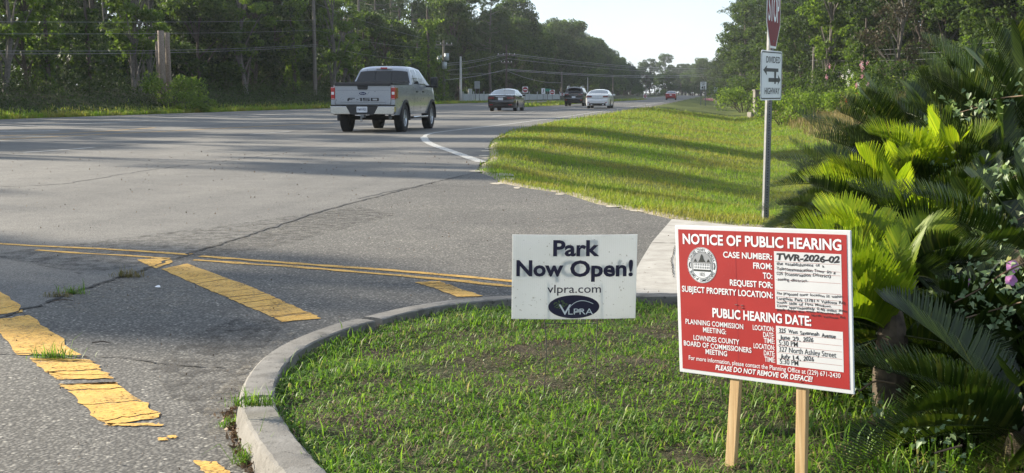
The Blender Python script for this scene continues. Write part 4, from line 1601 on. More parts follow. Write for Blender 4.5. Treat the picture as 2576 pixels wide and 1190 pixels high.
# stone pier with dark plaque, partly behind the divided highway sign
D = 92
x = (1912 - CX) / FPX * D
z0 = tz(x, D)
t = thing('stone_sign', 'low stone entrance sign with dark plaque behind the divided highway sign', 'entrance sign', (x, D, z0), .25)
top = P(1895, 229, D).z - z0
b = MB()
b.box((-.44, 0, top / 2 - .2), (.30, .4, top + .4), 0, .03)
b.build('pier', M['stone'], t)
b = MB()
b.box((-.44, 0, top + .05), (.38, .48, .10), 0, .02)
b.build('pier_cap', M['stone'], t)
b = MB()
b.box((.5, 0, top * .5 - .05), (1.55, .22, top * .8), 0, .02)
b.build('panel', M['plaque'], t)
b = MB()
b.box((.2, 0, .08), (2.3, .7, .5), 0, .06)
b.build('base', M['stone'], t)
b = MB()
b.flat(circle(.07, cx=-.44, cz=top * .72), -.205)
b.build('medallion', M['plaque'], t)

# ------------------------------------------------------------------ vehicles (local: +Y forward, origin under the rear axle)
def grid_parts(V, cls):
    """split a grid of points into meshes by the class of each cell; class None is left out"""
    ny, nx = V.shape[:2]
    out = {}
    for c in sorted({c for r in cls for c in r if c is not None}):
        vi, vv, ff = {}, [], []
        for i in range(ny - 1):
            for j in range(nx - 1):
                if cls[i][j] != c: continue
                f = []
                for a, b in ((i, j), (i, j + 1), (i + 1, j + 1), (i + 1, j)):
                    if (a, b) not in vi:
                        vi[(a, b)] = len(vv)
                        vv.append(tuple(V[a, b]))
                    f.append(vi[(a, b)])
                ff.append(tuple(f))
        out[c] = (vv, ff)
    return out


def merge_clean(o):
    bm = bmesh.new()
    bm.from_mesh(o.data)
    bmesh.ops.remove_doubles(bm, verts=bm.verts[:], dist=.0008)
    bmesh.ops.recalc_face_normals(bm, faces=bm.faces[:])
    for f in bm.faces: f.smooth = True
    bm.to_mesh(o.data)
    bm.free()
    sharp(o)
    return o


def sharp(o, deg=38):
    try: o.data.set_sharp_from_angle(angle=R(deg))
    except Exception: pass


def wheel(parent, x, y, r, w, rim, spokes=6, side=1):
    t = MB()
    hw = w / 2
    t.lathe_x([(-hw * .86, r * .62), (-hw, r * .74), (-hw, r * .90), (-hw * .86, r * .975), (-hw * .5, r), (0, r * 1.003), (hw * .5, r), (hw * .86, r * .975), (hw, r * .90), (hw, r * .74), (hw * .86, r * .62), (hw * .3, r * .60), (-hw * .3, r * .60), (-hw * .86, r * .62)], (0, 0, 0), 40)
    for k in range(48):
        a = 2 * math.pi * k / 48
        for sx in (-1, 1):
            t.box((sx * hw * .48, r * 1.003 * math.cos(a), r * 1.003 * math.sin(a)), (hw * .78, .012, .012), 0, 0, a + sx * .15)
    wh = t.build('wheel', M['tyre'], parent, True)
    sharp(wh)
    wh.location = (x, y, r)
    b = MB()
    o = side * hw
    b.lathe_x([(o * .80, r * .66), (o * .88, r * .63), (o * .70, r * .58), (o * .10, r * .57), (o * .10, .0)], (0, 0, 0), 32)
    b.lathe_x([(o * .76, 0), (o * .76, r * .13), (o * .60, r * .17)], (0, 0, 0), 18)
    for k in range(spokes):
        a = 2 * math.pi * k / spokes + .2
        b.box((o * .62, r * .36 * math.cos(a), r * .36 * math.sin(a)), (.03, r * .50, r * .13), 0, .006, a)
    b.build('rim', M[rim], wh, True)
    return wh


def smooth_interp(y, pts, k=0.06):
    px, pz = zip(*pts)
    return sum(np.interp(y + d, px, pz) for d in (-k, -k / 2, 0, k / 2, k)) / 5


class Car:
    def __init__(s, name, label, cat, loc, rz, hw, oh, L, wb, r, tw, sill, belt, top, roofk, windows, rear_g, front_g, body, rim, plan_r=.10, group=None, glassm='tint', track=None, win_lo=.10, win_hi=.90, k=.06, rr=.075):
        s.__dict__.update(hw=hw, oh=oh, L=L, wb=wb, r=r, sill=sill, belt=belt, top=top, plan_r=plan_r, k=k)
        s.t = t = thing(name, label, cat, loc, rz, group)
        ys = np.unique(np.round(np.concatenate([np.linspace(-oh, L - oh, int(L / .055)), [a for a, _ in top], [a for a, _ in belt]]), 3))
        zb, zc = smooth_interp(ys, belt, k), smooth_interp(ys, top, k * .6)
        pl = s.plan(ys)
        # sides
        ns = 22
        V = np.zeros((len(ys), ns + 1, 3))
        for j in range(ns + 1):
            u = j / ns
            V[:, j, 2] = sill + (zb - sill) * u
            V[:, j, 1] = ys
            V[:, j, 0] = s.side_x(u, ys)
        R2 = r * 1.13
        cls = [['body'] * ns for _ in range(len(ys) - 1)]
        for i in range(len(ys) - 1):
            for j in range(ns):
                c = V[i:i + 2, j:j + 2].reshape(-1, 3).mean(0)
                for yw in (0, wb):
                    if math.hypot(c[1] - yw, c[2] - r) < R2: cls[i][j] = None
        for i in range(len(ys)):
            for j in range(ns + 1):
                for yw in (0, wb):
                    dy, dz = V[i, j, 1] - yw, V[i, j, 2] - r
                    d = math.hypot(dy, dz)
                    if abs(d - R2) < .045 and d > 1e-3:
                        V[i, j, 1], V[i, j, 2] = yw + dy * R2 / d, r + dz * R2 / d
        Vl = V.copy()
        Vl[:, :, 0] *= -1
        vv, ff = [], []
        for W_ in (V, Vl):
            g = grid_parts(W_, cls)['body']
            n0 = len(vv)
            vv += g[0]
            ff += [tuple(a + n0 for a in f) for f in g[1]]
        # upper body
        g = np.clip((zc - zb - .04) / (max(b for _, b in top) - np.interp(ys[np.argmax(zc)], *zip(*belt)) - .04), 0, 1)
        xb = hw * pl * s.bulge(1.0)
        wr = xb * (1 - (1 - roofk) * g)
        nsd, nt = 10, 14
        cols = []
        for j in range(nsd + 1):
            u = j / nsd
            x = xb + (wr - xb) * u + .02 * g * math.sin(math.pi * u)
            z = zb + (zc - rr * g - zb) * u
            cols.append((x, z))
        for j in range(1, nt + 1):
            u = j / nt
            a = u * math.pi / 2
            x = wr * (1 - u) ** .85 if True else wr * math.cos(a)
            z = zc - rr * g + (rr * g + .012) * (1 - (1 - u) ** (2.2 if rr > .06 else 3.4))
            cols.append((x, z))
        half = np.stack([np.stack([x * np.ones_like(ys), ys, z], -1) for x, z in cols], 1)
        left = half[:, ::-1].copy()
        left[:, :, 0] *= -1
        U = np.concatenate([half, left[:, 1:]], 1)
        nx = U.shape[1]
        cl = [['body'] * (nx - 1) for _ in range(len(ys) - 1)]
        for i in range(len(ys) - 1):
            y = (ys[i] + ys[i + 1]) / 2
            zbi, zci = (zb[i] + zb[i + 1]) / 2, (zc[i] + zc[i + 1]) / 2
            for j in range(nx - 1):
                jj = j if j < nsd + nt else nx - 2 - j
                u = (jj + .5) / nsd
                if jj < nsd:
                    if win_lo < u < win_hi and zci - zbi > .14:
                        for wi, (w0, w1, sl0, sl1) in enumerate(windows):
                            if w0 + sl0 * u < y < w1 - sl1 * u: cl[i][j] = 'side_window%d%s' % (wi, 'r' if j == jj else 'l')
                else:
                    v = (jj - nsd + .5) / nt
                    if v > .10:
                        if rear_g[0] < y < rear_g[1]: cl[i][j] = 'rear_window'
                        if front_g[0] < y < front_g[1]: cl[i][j] = 'windscreen'
        gp = grid_parts(U, cl)
        for nm, (v_, f_) in gp.items():
            if nm == 'body':
                n0 = len(vv)
                vv += v_
                ff += [tuple(a + n0 for a in f) for f in f_]
            else:
                base = nm.rstrip('0123456789lr') if nm.startswith('side') else nm
                o = ob(base, v_, f_, M[glassm], t)
                merge_clean(o)
        s.vv, s.ff = vv, ff
        # under body
        b = MB()
        b.box((0, L / 2 - oh, (sill + .1 + r * 1.9) / 2), (hw * 1.5, L * .93, r * 1.9 - sill - .1))
        b.box((0, 0, r), (hw * 1.3, .12, .12))
        b.build('underbody', M['underbody'], t)
        tr = (track or hw * 1.66) / 2
        for y in (0, wb):
            for sx in (-1, 1):
                wheel(t, sx * tr, y, r, tw, rim, 6, sx)

    def plan(s, ys):
        y0, y1 = -s.oh, s.L - s.oh
        return 1 - s.plan_r * np.clip((y0 + .55 - ys) / .55, 0, 1) ** 2 - .16 * np.clip((ys - y1 + .9) / .9, 0, 1) ** 2

    def bulge(s, u):
        return 1 - .055 * abs((u - .58) / .58) ** 2.2 if u < .58 else 1 - .045 * abs((u - .58) / .42) ** 2

    def side_x(s, u, ys):
        return s.hw * s.plan(np.asarray(ys, float)) * s.bulge(u)

    def fascia(s, prof, bow=.12, nx=30, nz=24):
        """rear face: prof gives (z, y offset) from bottom to top"""
        s.prof, s.bow = prof, bow
        z0, z1 = prof[0][0], prof[-1][0]
        V = np.zeros((nz + 1, nx + 1, 3))
        for i in range(nz + 1):
            z = z0 + (z1 - z0) * i / nz
            for j in range(nx + 1):
                V[i, j] = s.fpt(-1 + 2 * j / nx, z)
        g = grid_parts(V, [['body'] * nx] * nz)['body']
        n0 = len(s.vv)
        s.vv += g[0]
        s.ff += [tuple(reversed([a + n0 for a in f])) for f in g[1]]

    def fpt(s, w, z, off=0.0):
        z0 = s.sill
        zt = float(np.interp(-s.oh, *zip(*s.belt)))
        hwz = float(s.side_x(min(1, max(0, (z - z0) / (zt - z0))), -s.oh))
        y = -s.oh + float(np.interp(z, *zip(*s.prof))) * (1 - abs(w) ** 3) - s.bow * (1 - abs(w) ** 2.6)
        return (w * hwz, y - off, z)

    def patch(s, name, w0, w1, z0, z1, m, off=.006, parent=None, n=10, nz=5, thick=True, slant=0.0):
        V, F = [], []
        for i in range(nz + 1):
            z = z0 + (z1 - z0) * i / nz
            for j in range(n + 1):
                V.append(s.fpt(w0 + (w1 - w0) * j / n + slant * (z - z0), z, off))
        q_ = n + 1
        for i in range(nz):
            for j in range(n):
                F.append((i * q_ + j, (i + 1) * q_ + j, (i + 1) * q_ + j + 1, i * q_ + j + 1))
        return ob(name, V, F, M[m], parent or s.t, True)

    def side_patch(s, name, y0, y1, u0, u1, m, sx=1, off=.006, parent=None, n=8, nu=5):
        ys = np.linspace(y0, y1, n + 1)
        zb = smooth_interp(ys, s.belt, s.k)
        V, F = [], []
        for i in range(nu + 1):
            u = u0 + (u1 - u0) * i / nu
            x = s.side_x(u, ys)
            for j in range(n + 1):
                V.append((sx * (x[j] + off), ys[j], s.sill + (zb[j] - s.sill) * u))
        q_ = n + 1
        for i in range(nu):
            for j in range(n):
                F.append((i * q_ + j, i * q_ + j + 1, (i + 1) * q_ + j + 1, (i + 1) * q_ + j))
        return ob(name, V, F, M[m], parent or s.t, True)

    def close(s, m):
        o = ob('body', s.vv, s.ff, M[m], s.t)
        merge_clean(o)
        s.body = o
        return o

    def mirror(s, y, z, x, m, w=.20, h=.14):
        for sx in (-1, 1):
            b = MB()
            b.box((sx * (x + w / 2), y, z), (w, .11, h), 0, .035)
            b.box((sx * x, y, z - h * .35), (.12, .05, .05))
            o = b.build('mirror', M[m], s.t, True)
            sharp(o, 50)

    def plate(s, z, w=.32, h=.16, m='plate', w_off=0.0):
        p = s.fpt(0, z, .012)
        b = MB()
        b.prism(rounded(w, h, .015, cz=z), p[1] - .008, p[1])
        return b.build('licence_plate', M[m], s.t), p[1] - .008


def place(px, py):
    g = G(px, py)
    return (g.x, g.y, 0)


YAW = -PHI
# black sedan
c = Car('sedan', 'black sedan with brake lights and pale plate in the left lane', 'car', place(1267, 279.5), YAW, .93, 1.10, 4.9, 2.83, .335, .22, .22,
        [(-1.1, .98), (0, .95), (2.2, .90), (3.8, .80)], [(-1.1, 1.03), (-.85, 1.06), (-.55, 1.08), (.45, 1.41), (1.2, 1.46), (1.8, 1.43), (2.75, .98), (3.8, .80)], .74,
        [(-.35, .55, .55, .05), (.62, 1.55, .05, .05), (1.62, 2.55, .05, .55)], (-.52, .44), (1.85, 2.72), 'blackpaint', 'darkrim', glassm='paleglass')
c.fascia([(.22, .12), (.34, .0), (.62, -.02), (.70, .03), (.95, .02), (1.03, .06)], .14)
c.patch('boot_lid', -.60, .60, .72, 1.0, 'blackpaint', .010)
for sx in (-1, 1):
    c.patch('tail_light', sx * .98, sx * .52, .80, .93, 'darkredlens', .016)
    c.side_patch('tail_light_side', -1.09, -.82, .78, .95, 'darkredlens', sx, .012)
    c.patch('reflector', sx * .9, sx * .62, .40, .44, 'redlens', .012)
c.patch('bumper_trim', -.72, .72, .26, .38, 'trim', .014)
c.patch('trim_bar', -.40, .40, .945, .965, 'chrome', .02)
c.plate(.80)
c.mirror(2.25, 1.02, .90, 'blackpaint')
b = MB(); b.prism([(-.02, 1.45), (.02, 1.45), (.006, 1.56), (-.006, 1.56)], .35, .55); b.build('roof_fin', M['blackpaint'], c.t)
for sx in (-1, 1):
    for y in (.75, 1.75): c.side_patch('door_handle', y, y + .2, .80, .85, 'chrome', sx, .02)
c.close('blackpaint')
# black hatchback / crossover
c = Car('crossover', 'black crossover hatchback with silver roof rails beside the white sedan', 'car', place(1446, 266.7), YAW, .93, .90, 4.62, 2.70, .36, .23, .26,
        [(-.9, 1.06), (1.5, 1.02), (3.7, .92)], [(-.9, 1.10), (-.74, 1.2), (-.45, 1.62), (.1, 1.70), (1.2, 1.71), (1.75, 1.66), (2.6, 1.12), (3.7, .93)], .76,
        [(-.45, .35, .1, .05), (.42, 1.35, .05, .05), (1.42, 2.4, .05, .55)], (-.76, -.47), (1.8, 2.55), 'blackpaint', 'darkrim')
c.fascia([(.26, .10), (.36, .0), (.66, -.03), (.74, .03), (1.02, .02), (1.10, .06)], .12)
for sx in (-1, 1):
    c.patch('tail_light', sx * .97, sx * .55, .98, 1.08, 'darkredlens', .016)
    c.patch('reflector', sx * .92, sx * .70, .52, .57, 'redlens', .012)
    b = MB(); b.tube([(sx * .60, -.35, 1.66), (sx * .62, -.2, 1.76), (sx * .62, 1.4, 1.78), (sx * .61, 1.6, 1.70)], .025, 8); b.build('roof_rail', M['chrome'], c.t, True)
c.patch('bumper_trim', -.8, .8, .30, .48, 'trim', .014)
c.patch('trim_bar', -.42, .42, .93, .955, 'chrome', .02)
c.plate(.80)
c.mirror(2.15, 1.13, .90, 'blackpaint')
b = MB(); b.box((0, -.62, 1.66), (1.15, .30, .05), 0, .02); b.build('spoiler', M['blackpaint'], c.t)
c.close('blackpaint')
# white sedan
c = Car('sedan', 'white sedan with dark lower bumper in the right lane', 'car', place(1506, 272.6), YAW, .925, 1.08, 4.88, 2.82, .335, .22, .21,
        [(-1.08, 1.0), (0, .96), (2.2, .90), (3.8, .78)], [(-1.08, 1.05), (-.85, 1.08), (-.6, 1.10), (.4, 1.40), (1.1, 1.445), (1.75, 1.42), (2.7, .98), (3.8, .79)], .73,
        [(-.35, .5, .55, .05), (.58, 1.5, .05, .05), (1.57, 2.5, .05, .55)], (-.56, .38), (1.8, 2.66), 'whitepaint', 'darkrim', glassm='paleglass')
c.fascia([(.21, .14), (.32, .0), (.62, -.03), (.70, .03), (.97, .02), (1.05, .05)], .14)
c.patch('bumper_trim', -.78, .78, .23, .40, 'trim', .014)
for sx in (-1, 1):
    c.patch('tail_light', sx * .98, sx * .52, .84, .95, 'darkredlens', .016)
    c.side_patch('tail_light_side', -1.07, -.80, .78, .92, 'darkredlens', sx, .012)
    c.patch('reflector', sx * .9, sx * .72, .44, .48, 'redlens', .012)
    b = MB(); q_ = c.fpt(sx * .55, .28); b.lathe_x([(-.07, .0), (-.07, .045), (.07, .045), (.07, 0)], (q_[0], q_[1] - .01, .28), 12); b.build('exhaust', M['chrome'], c.t)
c.patch('boot_seam', -.5, .5, .735, .745, 'trim', .010)
c.plate(.82)
c.mirror(2.2, 1.02, .89, 'whitepaint')
for sx in (-1, 1):
    for y in (.7, 1.7): c.side_patch('door_handle', y, y + .2, .80, .85, 'whitepaint', sx, .02)
c.close('whitepaint')
# red car far ahead
c = Car('sedan', 'small red car far ahead near the end of the road', 'car', place(1687.5, 251.2), YAW, .90, .95, 4.5, 2.65, .32, .21, .22,
        [(-.95, .98), (0, .95), (2.1, .90), (3.5, .80)], [(-.95, 1.02), (-.7, 1.06), (-.45, 1.08), (.35, 1.42), (1.1, 1.47), (1.6, 1.44), (2.5, .98), (3.5, .8)], .74,
        [(-.3, .5, .5, .05), (.58, 1.4, .05, .05), (1.47, 2.3, .05, .5)], (-.42, .33), (1.66, 2.46), 'redpaint', 'darkrim', glassm='paleglass')
c.fascia([(.22, .12), (.34, .0), (.62, -.02), (.70, .03), (.95, .02), (1.02, .06)], .14)
for sx in (-1, 1): c.patch('tail_light', sx * .97, sx * .6, .80, .94, 'redlens', .016)
c.patch('bumper_trim', -.72, .72, .26, .36, 'trim', .014)
c.plate(.80)
c.mirror(2.0, 1.02, .87, 'redpaint')
c.close('redpaint')

# silver pickup
c = Car('pickup_truck', 'silver crew cab pickup truck in the right lane', 'pickup truck', place(942, 331), YAW, 1.0, 1.20, 5.89, 3.69, .405, .285, .50,
        [(-1.2, 1.355), (.95, 1.365), (1.1, 1.36), (3.3, 1.30), (4.69, 1.20)], [(-1.2, 1.362), (.95, 1.372), (1.04, 1.42), (1.28, 1.86), (1.5, 1.93), (2.2, 1.945), (2.75, 1.90), (3.45, 1.42), (3.7, 1.36), (4.69, 1.22)], .79,
        [(1.32, 2.05, .14, .03), (2.14, 3.10, .03, .42)], (1.045, 1.262), (2.8, 3.42), 'silver', 'rim', .035, track=1.72, k=.03, rr=.055)
t = c.t
t.scale = (1, 1, 1.05)
c.fascia([(.60, .0), (1.35, .0)], .02, 20, 12)
c.close('silver')
# tailgate with its pressed shapes, handle, badge and lettering
b = MB()
b.prism([(-.845, .80), (.845, .80), (.86, .9), (.86, 1.33), (.845, 1.365), (-.845, 1.365), (-.86, 1.33), (-.86, .9)], -1.275, -1.20)
tg = b.build('tailgate', M['silver'], t)
md = tg.modifiers.new('bevel', 'BEVEL'); md.width = .012; md.segments = 2
b = MB()
b.box((0, -1.262, 1.35), (1.72, .10, .035), 0, .012)
b.box((0, -1.255, 1.378), (1.70, .08, .03), 0, .012)
b.build('tailgate_cap', M['trim'], tg)
b = MB()                                            # raised lower field with sloped shoulders
b.prism([(-.72, .865), (.72, .865), (.66, .97), (.60, 1.035), (-.60, 1.035), (-.66, .97)], -1.290, -1.274)
b.build('raised_field', M['silver'], tg).modifiers.new('bevel', 'BEVEL').width = .007
b = MB()
b.prism([(-.82, 1.205), (.82, 1.205), (.82, 1.213), (-.82, 1.213)], -1.2765, -1.274)
b.build('crease', M['darkrim'], tg)
b = MB()
b.prism([(-.17, 1.36), (-.155, 1.25), (-.125, 1.225), (.125, 1.225), (.155, 1.25), (.17, 1.36)], -1.292, -1.27)
h_ = b.build('tailgate_handle', M['trim'], tg)
b = MB()
b.prism(circle(.115, 28, 0, 1.118, .047), -1.284, -1.274)
bd = b.build('badge', M['blue'], tg)
b = MB()
b.prism(circle(.122, 28, 0, 1.118, .053), -1.279, -1.2735)
b.build('badge_rim', M['silverink'], bd)
b = MB()
put_text(b, "Ford", -.078, .078, 1.096, .052, -1.2855, .0, .35)
b.build('badge_script', M['silverink'], bd)
b = MB()
yy = -1.2915
bl = lambda p: b.flat(p, yy)                        # wide angular letters F - 1 5 0
x0 = -.475
bl([(x0, .900), (x0 + .055, .900), (x0 + .055, .935), (x0 + .16, .935), (x0 + .16, .957), (x0 + .065, .957), (x0 + .085, .972), (x0 + .235, .972), (x0 + .235, .995), (x0 + .05, .995), (x0, .965)])
bl([(x0 + .285, .938), (x0 + .345, .938), (x0 + .345, .955), (x0 + .285, .955)])
bl([(x0 + .40, .900), (x0 + .455, .900), (x0 + .455, .995), (x0 + .40, .995), (x0 + .365, .972), (x0 + .40, .972)])
x1 = x0 + .48
bl([(x1, .900), (x1 + .19, .900), (x1 + .22, .916), (x1 + .22, .942), (x1 + .195, .958), (x1 + .055, .958), (x1 + .055, .974), (x1 + .215, .974), (x1 + .215, .995), (x1, .995), (x1, .937), (x1 + .165, .937), (x1 + .165, .921), (x1, .921)])
x2 = x1 + .245
bl([(x2, .900), (x2 + .23, .900), (x2 + .25, .915), (x2 + .25, .98), (x2 + .23, .995), (x2 + .195, .995), (x2 + .195, .922), (x2 + .055, .922), (x2 + .055, .972), (x2 + .195, .972), (x2 + .195, .995), (x2, .995)])
b.build('lettering', M['black'], tg)
# tail lights
for sx in (-1, 1):
    b = MB()
    b.prism([(sx * .865, .95), (sx * .985, .95), (sx * .990, 1.30), (sx * .865, 1.30)], -1.268, -1.10)
    tl_ = b.build('tail_light', M['redlens'], t)
    tl_.modifiers.new('bevel', 'BEVEL').width = .012
    b = MB()
    b.prism([(sx * .895, 1.085), (sx * .975, 1.085), (sx * .975, 1.165), (sx * .895, 1.165)], -1.273, -1.15)
    b.build('reversing_lamp', M['whitelens'], tl_)
    b = MB()
    for z in (1.282, .962):
        b.prism([(sx * .875, z), (sx * .978, z), (sx * .978, z + .010), (sx * .875, z + .010)], -1.272, -1.15)
    b.build('lens_strip', M['whitelens'], tl_)
    b = MB()
    b.box((sx * .995, -1.02, 1.13), (.012, .20, .30), 0, .004)
    b.build('lens_side', M['darkredlens'], tl_)
    b = MB()
    b.prism([(sx * .866, .80), (sx * .99, .80), (sx * .99, .945), (sx * .866, .945)], -1.258, -1.18)
    b.build('corner_panel', M['silver'], t)
# bumper: chrome with dark centre and step pad
def bumper_face(poly, y0, y1, nm, m, par):
    b = MB()
    b.prism(poly, y0, y1)
    o = b.build(nm, M[m], par)
    md = o.modifiers.new('bevel', 'BEVEL')
    md.width = .014
    md.segments = 2
    return o
bp = bumper_face([(-.99, .60), (-.96, .53), (.96, .53), (.99, .60), (.99, .755), (-.99, .755)], -1.37, -1.16, 'bumper', 'chrome', t)
bumper_face([(-.98, .76), (.98, .76), (.98, .795), (-.98, .795)], -1.385, -1.18, 'step_pad', 'trim', bp)
bumper_face([(-.36, .52), (.36, .52), (.50, .762), (-.50, .762)], -1.380, -1.3, 'bumper_centre', 'trim', bp)
b = MB()
b.prism(rounded(.33, .165, .02, cz=.665), -1.390, -1.381)
pl = b.build('licence_plate', M['plate'], bp)
b = MB()
put_text(b, "PIMWR03", -.135, .135, .632, .066, -1.3915, .012)
b.build('lettering', M['plateink'], pl)
# hitch, exhaust, running boards, mud
b = MB()
b.box((.02, -1.30, .47), (.09, .26, .08), 0, .01)
b.tube([(-.02, -1.40, .36), (-.02, -1.40, .44), (-.02, -1.40, .50)], [.045, .030, .028], 10)
b.build('tow_hitch', M['steel'], t, True)
b = MB()
b.tube([(-.02, -1.40, .325), (-.02, -1.40, .345), (-.02, -1.40, .37), (-.02, -1.40, .392)], [.02, .044, .044, .02], 12)
b.build('tow_ball', M['chrome'], t, True)
b = MB()
b.tube([(.55, -.2, .46), (.70, -.75, .44), (.80, -1.10, .43)], .05, 10)
b.build('exhaust', M['steel'], t, True)
for sx in (-1, 1):
    b = MB()
    b.box((sx * .95, 1.9, .40), (.16, 2.05, .07), 0, .02)
    o_ = b.build('running_board', M['trim'], t)
    b = MB()
    b.tube([(sx * 1.035, .95, .415), (sx * 1.035, 2.85, .415)], .028, 8)
    b.build('step_tube', M['chrome'], o_, True)
    for y0 in (0, 3.69):                            # dark arch lips
        V, F = [], []
        n = 26
        for k in range(n + 1):
            a = R(-8 + 196 * k / n)
            for rr, xx in ((.445, .93), (.455, 1.035), (.535, 1.025), (.54, .94)):
                V.append((sx * xx, y0 + rr * math.cos(a), .405 + rr * math.sin(a)))
        for k in range(n):
            for j in range(3):
                F.append((k * 4 + j, k * 4 + j + 1, k * 4 + j + 5, k * 4 + j + 4))
        sharp(ob('wheel_arch', V, F, M['trim'], t, True))
    for y in (1.42, 2.30):
        b = MB(); b.box((sx * .985, y + .12, 1.17), (.05, .22, .045), 0, .012); b.build('door_handle', M['trim'], t)
    for y in (1.12, 2.08, 3.12):                    # door shut lines
        c.side_patch('door_seam', y, y + .012, .05, .99, 'trim', sx, .002, None, 1, 12)
    b = MB()
    b.box((sx * 1.02, 3.06, 1.34), (.30, .06, .06), 0, .015)
    b.box((sx * 1.22, 3.06, 1.46), (.24, .13, .33), 0, .045)
    mo = b.build('mirror', M['trim'], t, True)
    sharp(mo, 50)
    b = MB()
    b.box((sx * 1.22, 2.993, 1.47), (.18, .008, .24), 0, .003)
    b.build('mirror_glass', M['tint'], mo)
# tonneau cover, high brake light, sticker, mud shield behind the cab
b = MB()
b.box((0, -.12, 1.405), (1.80, 2.1, .05), 0, .02)
b.box((0, .80, 1.45), (1.66, .30, .06), 0, .02)
b.build('bed_cover', M['trim'], t)
b = MB()
b.box((0, 1.262, 1.878), (.52, .05, .055), 0, .015)
hb = b.build('high_brake_light', M['whitelens'], t)
b = MB()
b.box((0, 1.245, 1.878), (.22, .05, .05), 0, .012)
b.build('red_lens', M['redlens'], hb)
b = MB()
for x in (-.26, .26): b.box((x, 1.135, 1.62), (.012, .012, .40), 0, 0, -.40)
b.build('window_divider', M['trim'], t)

# ------------------------------------------------------------------ stop sign with divided highway plate
g = G(1925, 551)
z0 = tz(g.x, g.y)
px0, D0 = 1929, g.y
t = thing('stop_sign', 'red stop sign and divided highway plate on a perforated steel post', 'road sign', (g.x, D0, z0))
hz = lambda y: P(1929, y, D0).z - z0
b = MB()
h = 2.45
w_ = .046
RZ = R(68)
for sx, sy, a, l in ((0, -.024, w_, .004), (0, .024, w_, .004), (-.024, 0, .004, w_), (.024, 0, .004, w_)):
    b.box((sx, sy, h / 2 - .15), (a, l, h + .3))
ps = b.build('post', M['steel'], t)
ps.rotation_euler = (0, R(.4), R(12))
b = MB()
for k in range(int(h / .0254)):
    z = .03 + k * .0254
    b.flat(circle(.0065, 8, 0, z), -.0275)
hl = b.build('post_holes', M['black'], ps)


def plate_part(name, m, poly, zc, rz, parent, off, border=None):
    b = MB()
    b.prism(poly, -.0015, .0015)
    o = b.build(name, M[m], parent)
    o.location = (off[0], off[1], zc)
    o.rotation_euler = (0, 0, rz)
    return o


zt, zb_ = hz(128), hz(252)
zc = (zt + zb_) / 2
Hd, Wd = zt - zb_, (zt - zb_) * 1.32
dv = plate_part('divided_highway_plate', 'white', rounded(Wd, Hd, .035), zc, R(60), t, (.014, -.066))
b = MB()
o_, i_ = rounded(Wd - .022, Hd - .022, .028), rounded(Wd - .044, Hd - .044, .02)
n = len(o_)
V = [(x, -.0025, z) for x, z in o_] + [(x, -.0025, z) for x, z in i_]
b.add(V, [(k, (k + 1) % n, n + (k + 1) % n, n + k) for k in range(n)])
put_text(b, "DIVIDED", -Wd * .27, Wd * .40, Hd * .255, Hd * .125, -.003, .012)
put_text(b, "HIGHWAY", -Wd * .31, Wd * .40, -Hd * .375, Hd * .125, -.003, .012)
A = lambda pts: b.flat([(x * Wd, z * Hd) for x, z in pts], -.003)
A([(-.40, .105), (-.22, .205), (-.24, .145), (.32, .145), (.32, .075), (-.24, .075), (-.22, .0)])
A([(.12, .075), (.22, .075), (.20, -.17), (.14, -.17)])
A([(.44, -.085), (.30, .02), (.32, -.05), (-.14, -.05), (-.14, -.13), (.32, -.13), (.30, -.19)])
b.build('lettering', M['black'], dv)
# octagon
Wo = .75
oc = [(Wo / 2 * 1.0824 * math.cos(R(22.5 + 45 * k)), Wo / 2 * 1.0824 * math.sin(R(22.5 + 45 * k))) for k in range(8)]
zo = hz(122) + Wo / 2
so = plate_part('stop_plate', 'white', oc, zo, R(69), t, (.025, -.055))
b = MB()
b.flat([(x * .945, z * .945) for x, z in oc], -.0025)
b.build('red_field', M['stopred'], so)
b = MB()
put_text(b, "STOP", -Wo * .40, Wo * .40, -Wo * .165, Wo * .33, -.0035, .018)
b.build('lettering', M['white'], so)
b = MB()
for z in (-.31, .31): b.prism(circle(.011, 10, 0, z), -.008, -.002)
b.build('bolt', M['steel'], so)

# ------------------------------------------------------------------ park yard sign
DP = 4.7
TL, TR, BL, BR = P(1285, 586, DP), P(1599.5, 588, DP), P(1287, 797, DP), P(1593, 801, DP)
Wp, Hp = (TR - TL).length, ((TL - BL).length + (TR - BR).length) / 2
cp = (TL + TR + BL + BR) / 4
zi = float(island_z(np.array([cp.x]), np.array([cp.y]))[0])
t = thing('yard_sign', 'small white park now open yard sign on wire legs', 'yard sign', (cp.x, cp.y, zi))
t.rotation_euler = (R(3), math.atan2(TL.z - TR.z, Wp), R(4))
zc = cp.z - zi
bend = lambda x: -.012 * (1 - (2 * x / Wp) ** 2)
q = NT('corrugated_plastic')
cc = q.ramp(q.noise(5, 5, q.pos(True)), [(.3, (.74, .75, .74)), (.7, (.80, .81, .81))])
cc = q.mix(q.ramp(q.noise(90, 3, q.pos(True)), [(.66, 0), (.72, .7)]), cc, (.25, .22, .18))
wv = q.node("ShaderNodeTexWave", Scale=42.0)
q.l.new(q.pos(True), wv.inputs['Vector'])
q.set(color=q.mix(.05, cc, wv.outputs[0], 'MULTIPLY'), rough=.5)
q.translucent(cc, .42)
M['coroplast'] = q.m
nx = 24
V, F = [], []
for y in (0, .004):
    for i in range(nx + 1):
        x = -Wp / 2 + Wp * i / nx
        for z in (-Hp / 2, Hp / 2): V.append((x, bend(x) + y, zc + z))
o2 = 2 * (nx + 1)
for i in range(nx):
    a = 2 * i
    F += [(a, a + 2, a + 3, a + 1), (o2 + a, o2 + a + 1, o2 + a + 3, o2 + a + 2), (a, o2 + a, o2 + a + 2, a + 2), (a + 1, a + 3, o2 + a + 3, o2 + a + 1)]
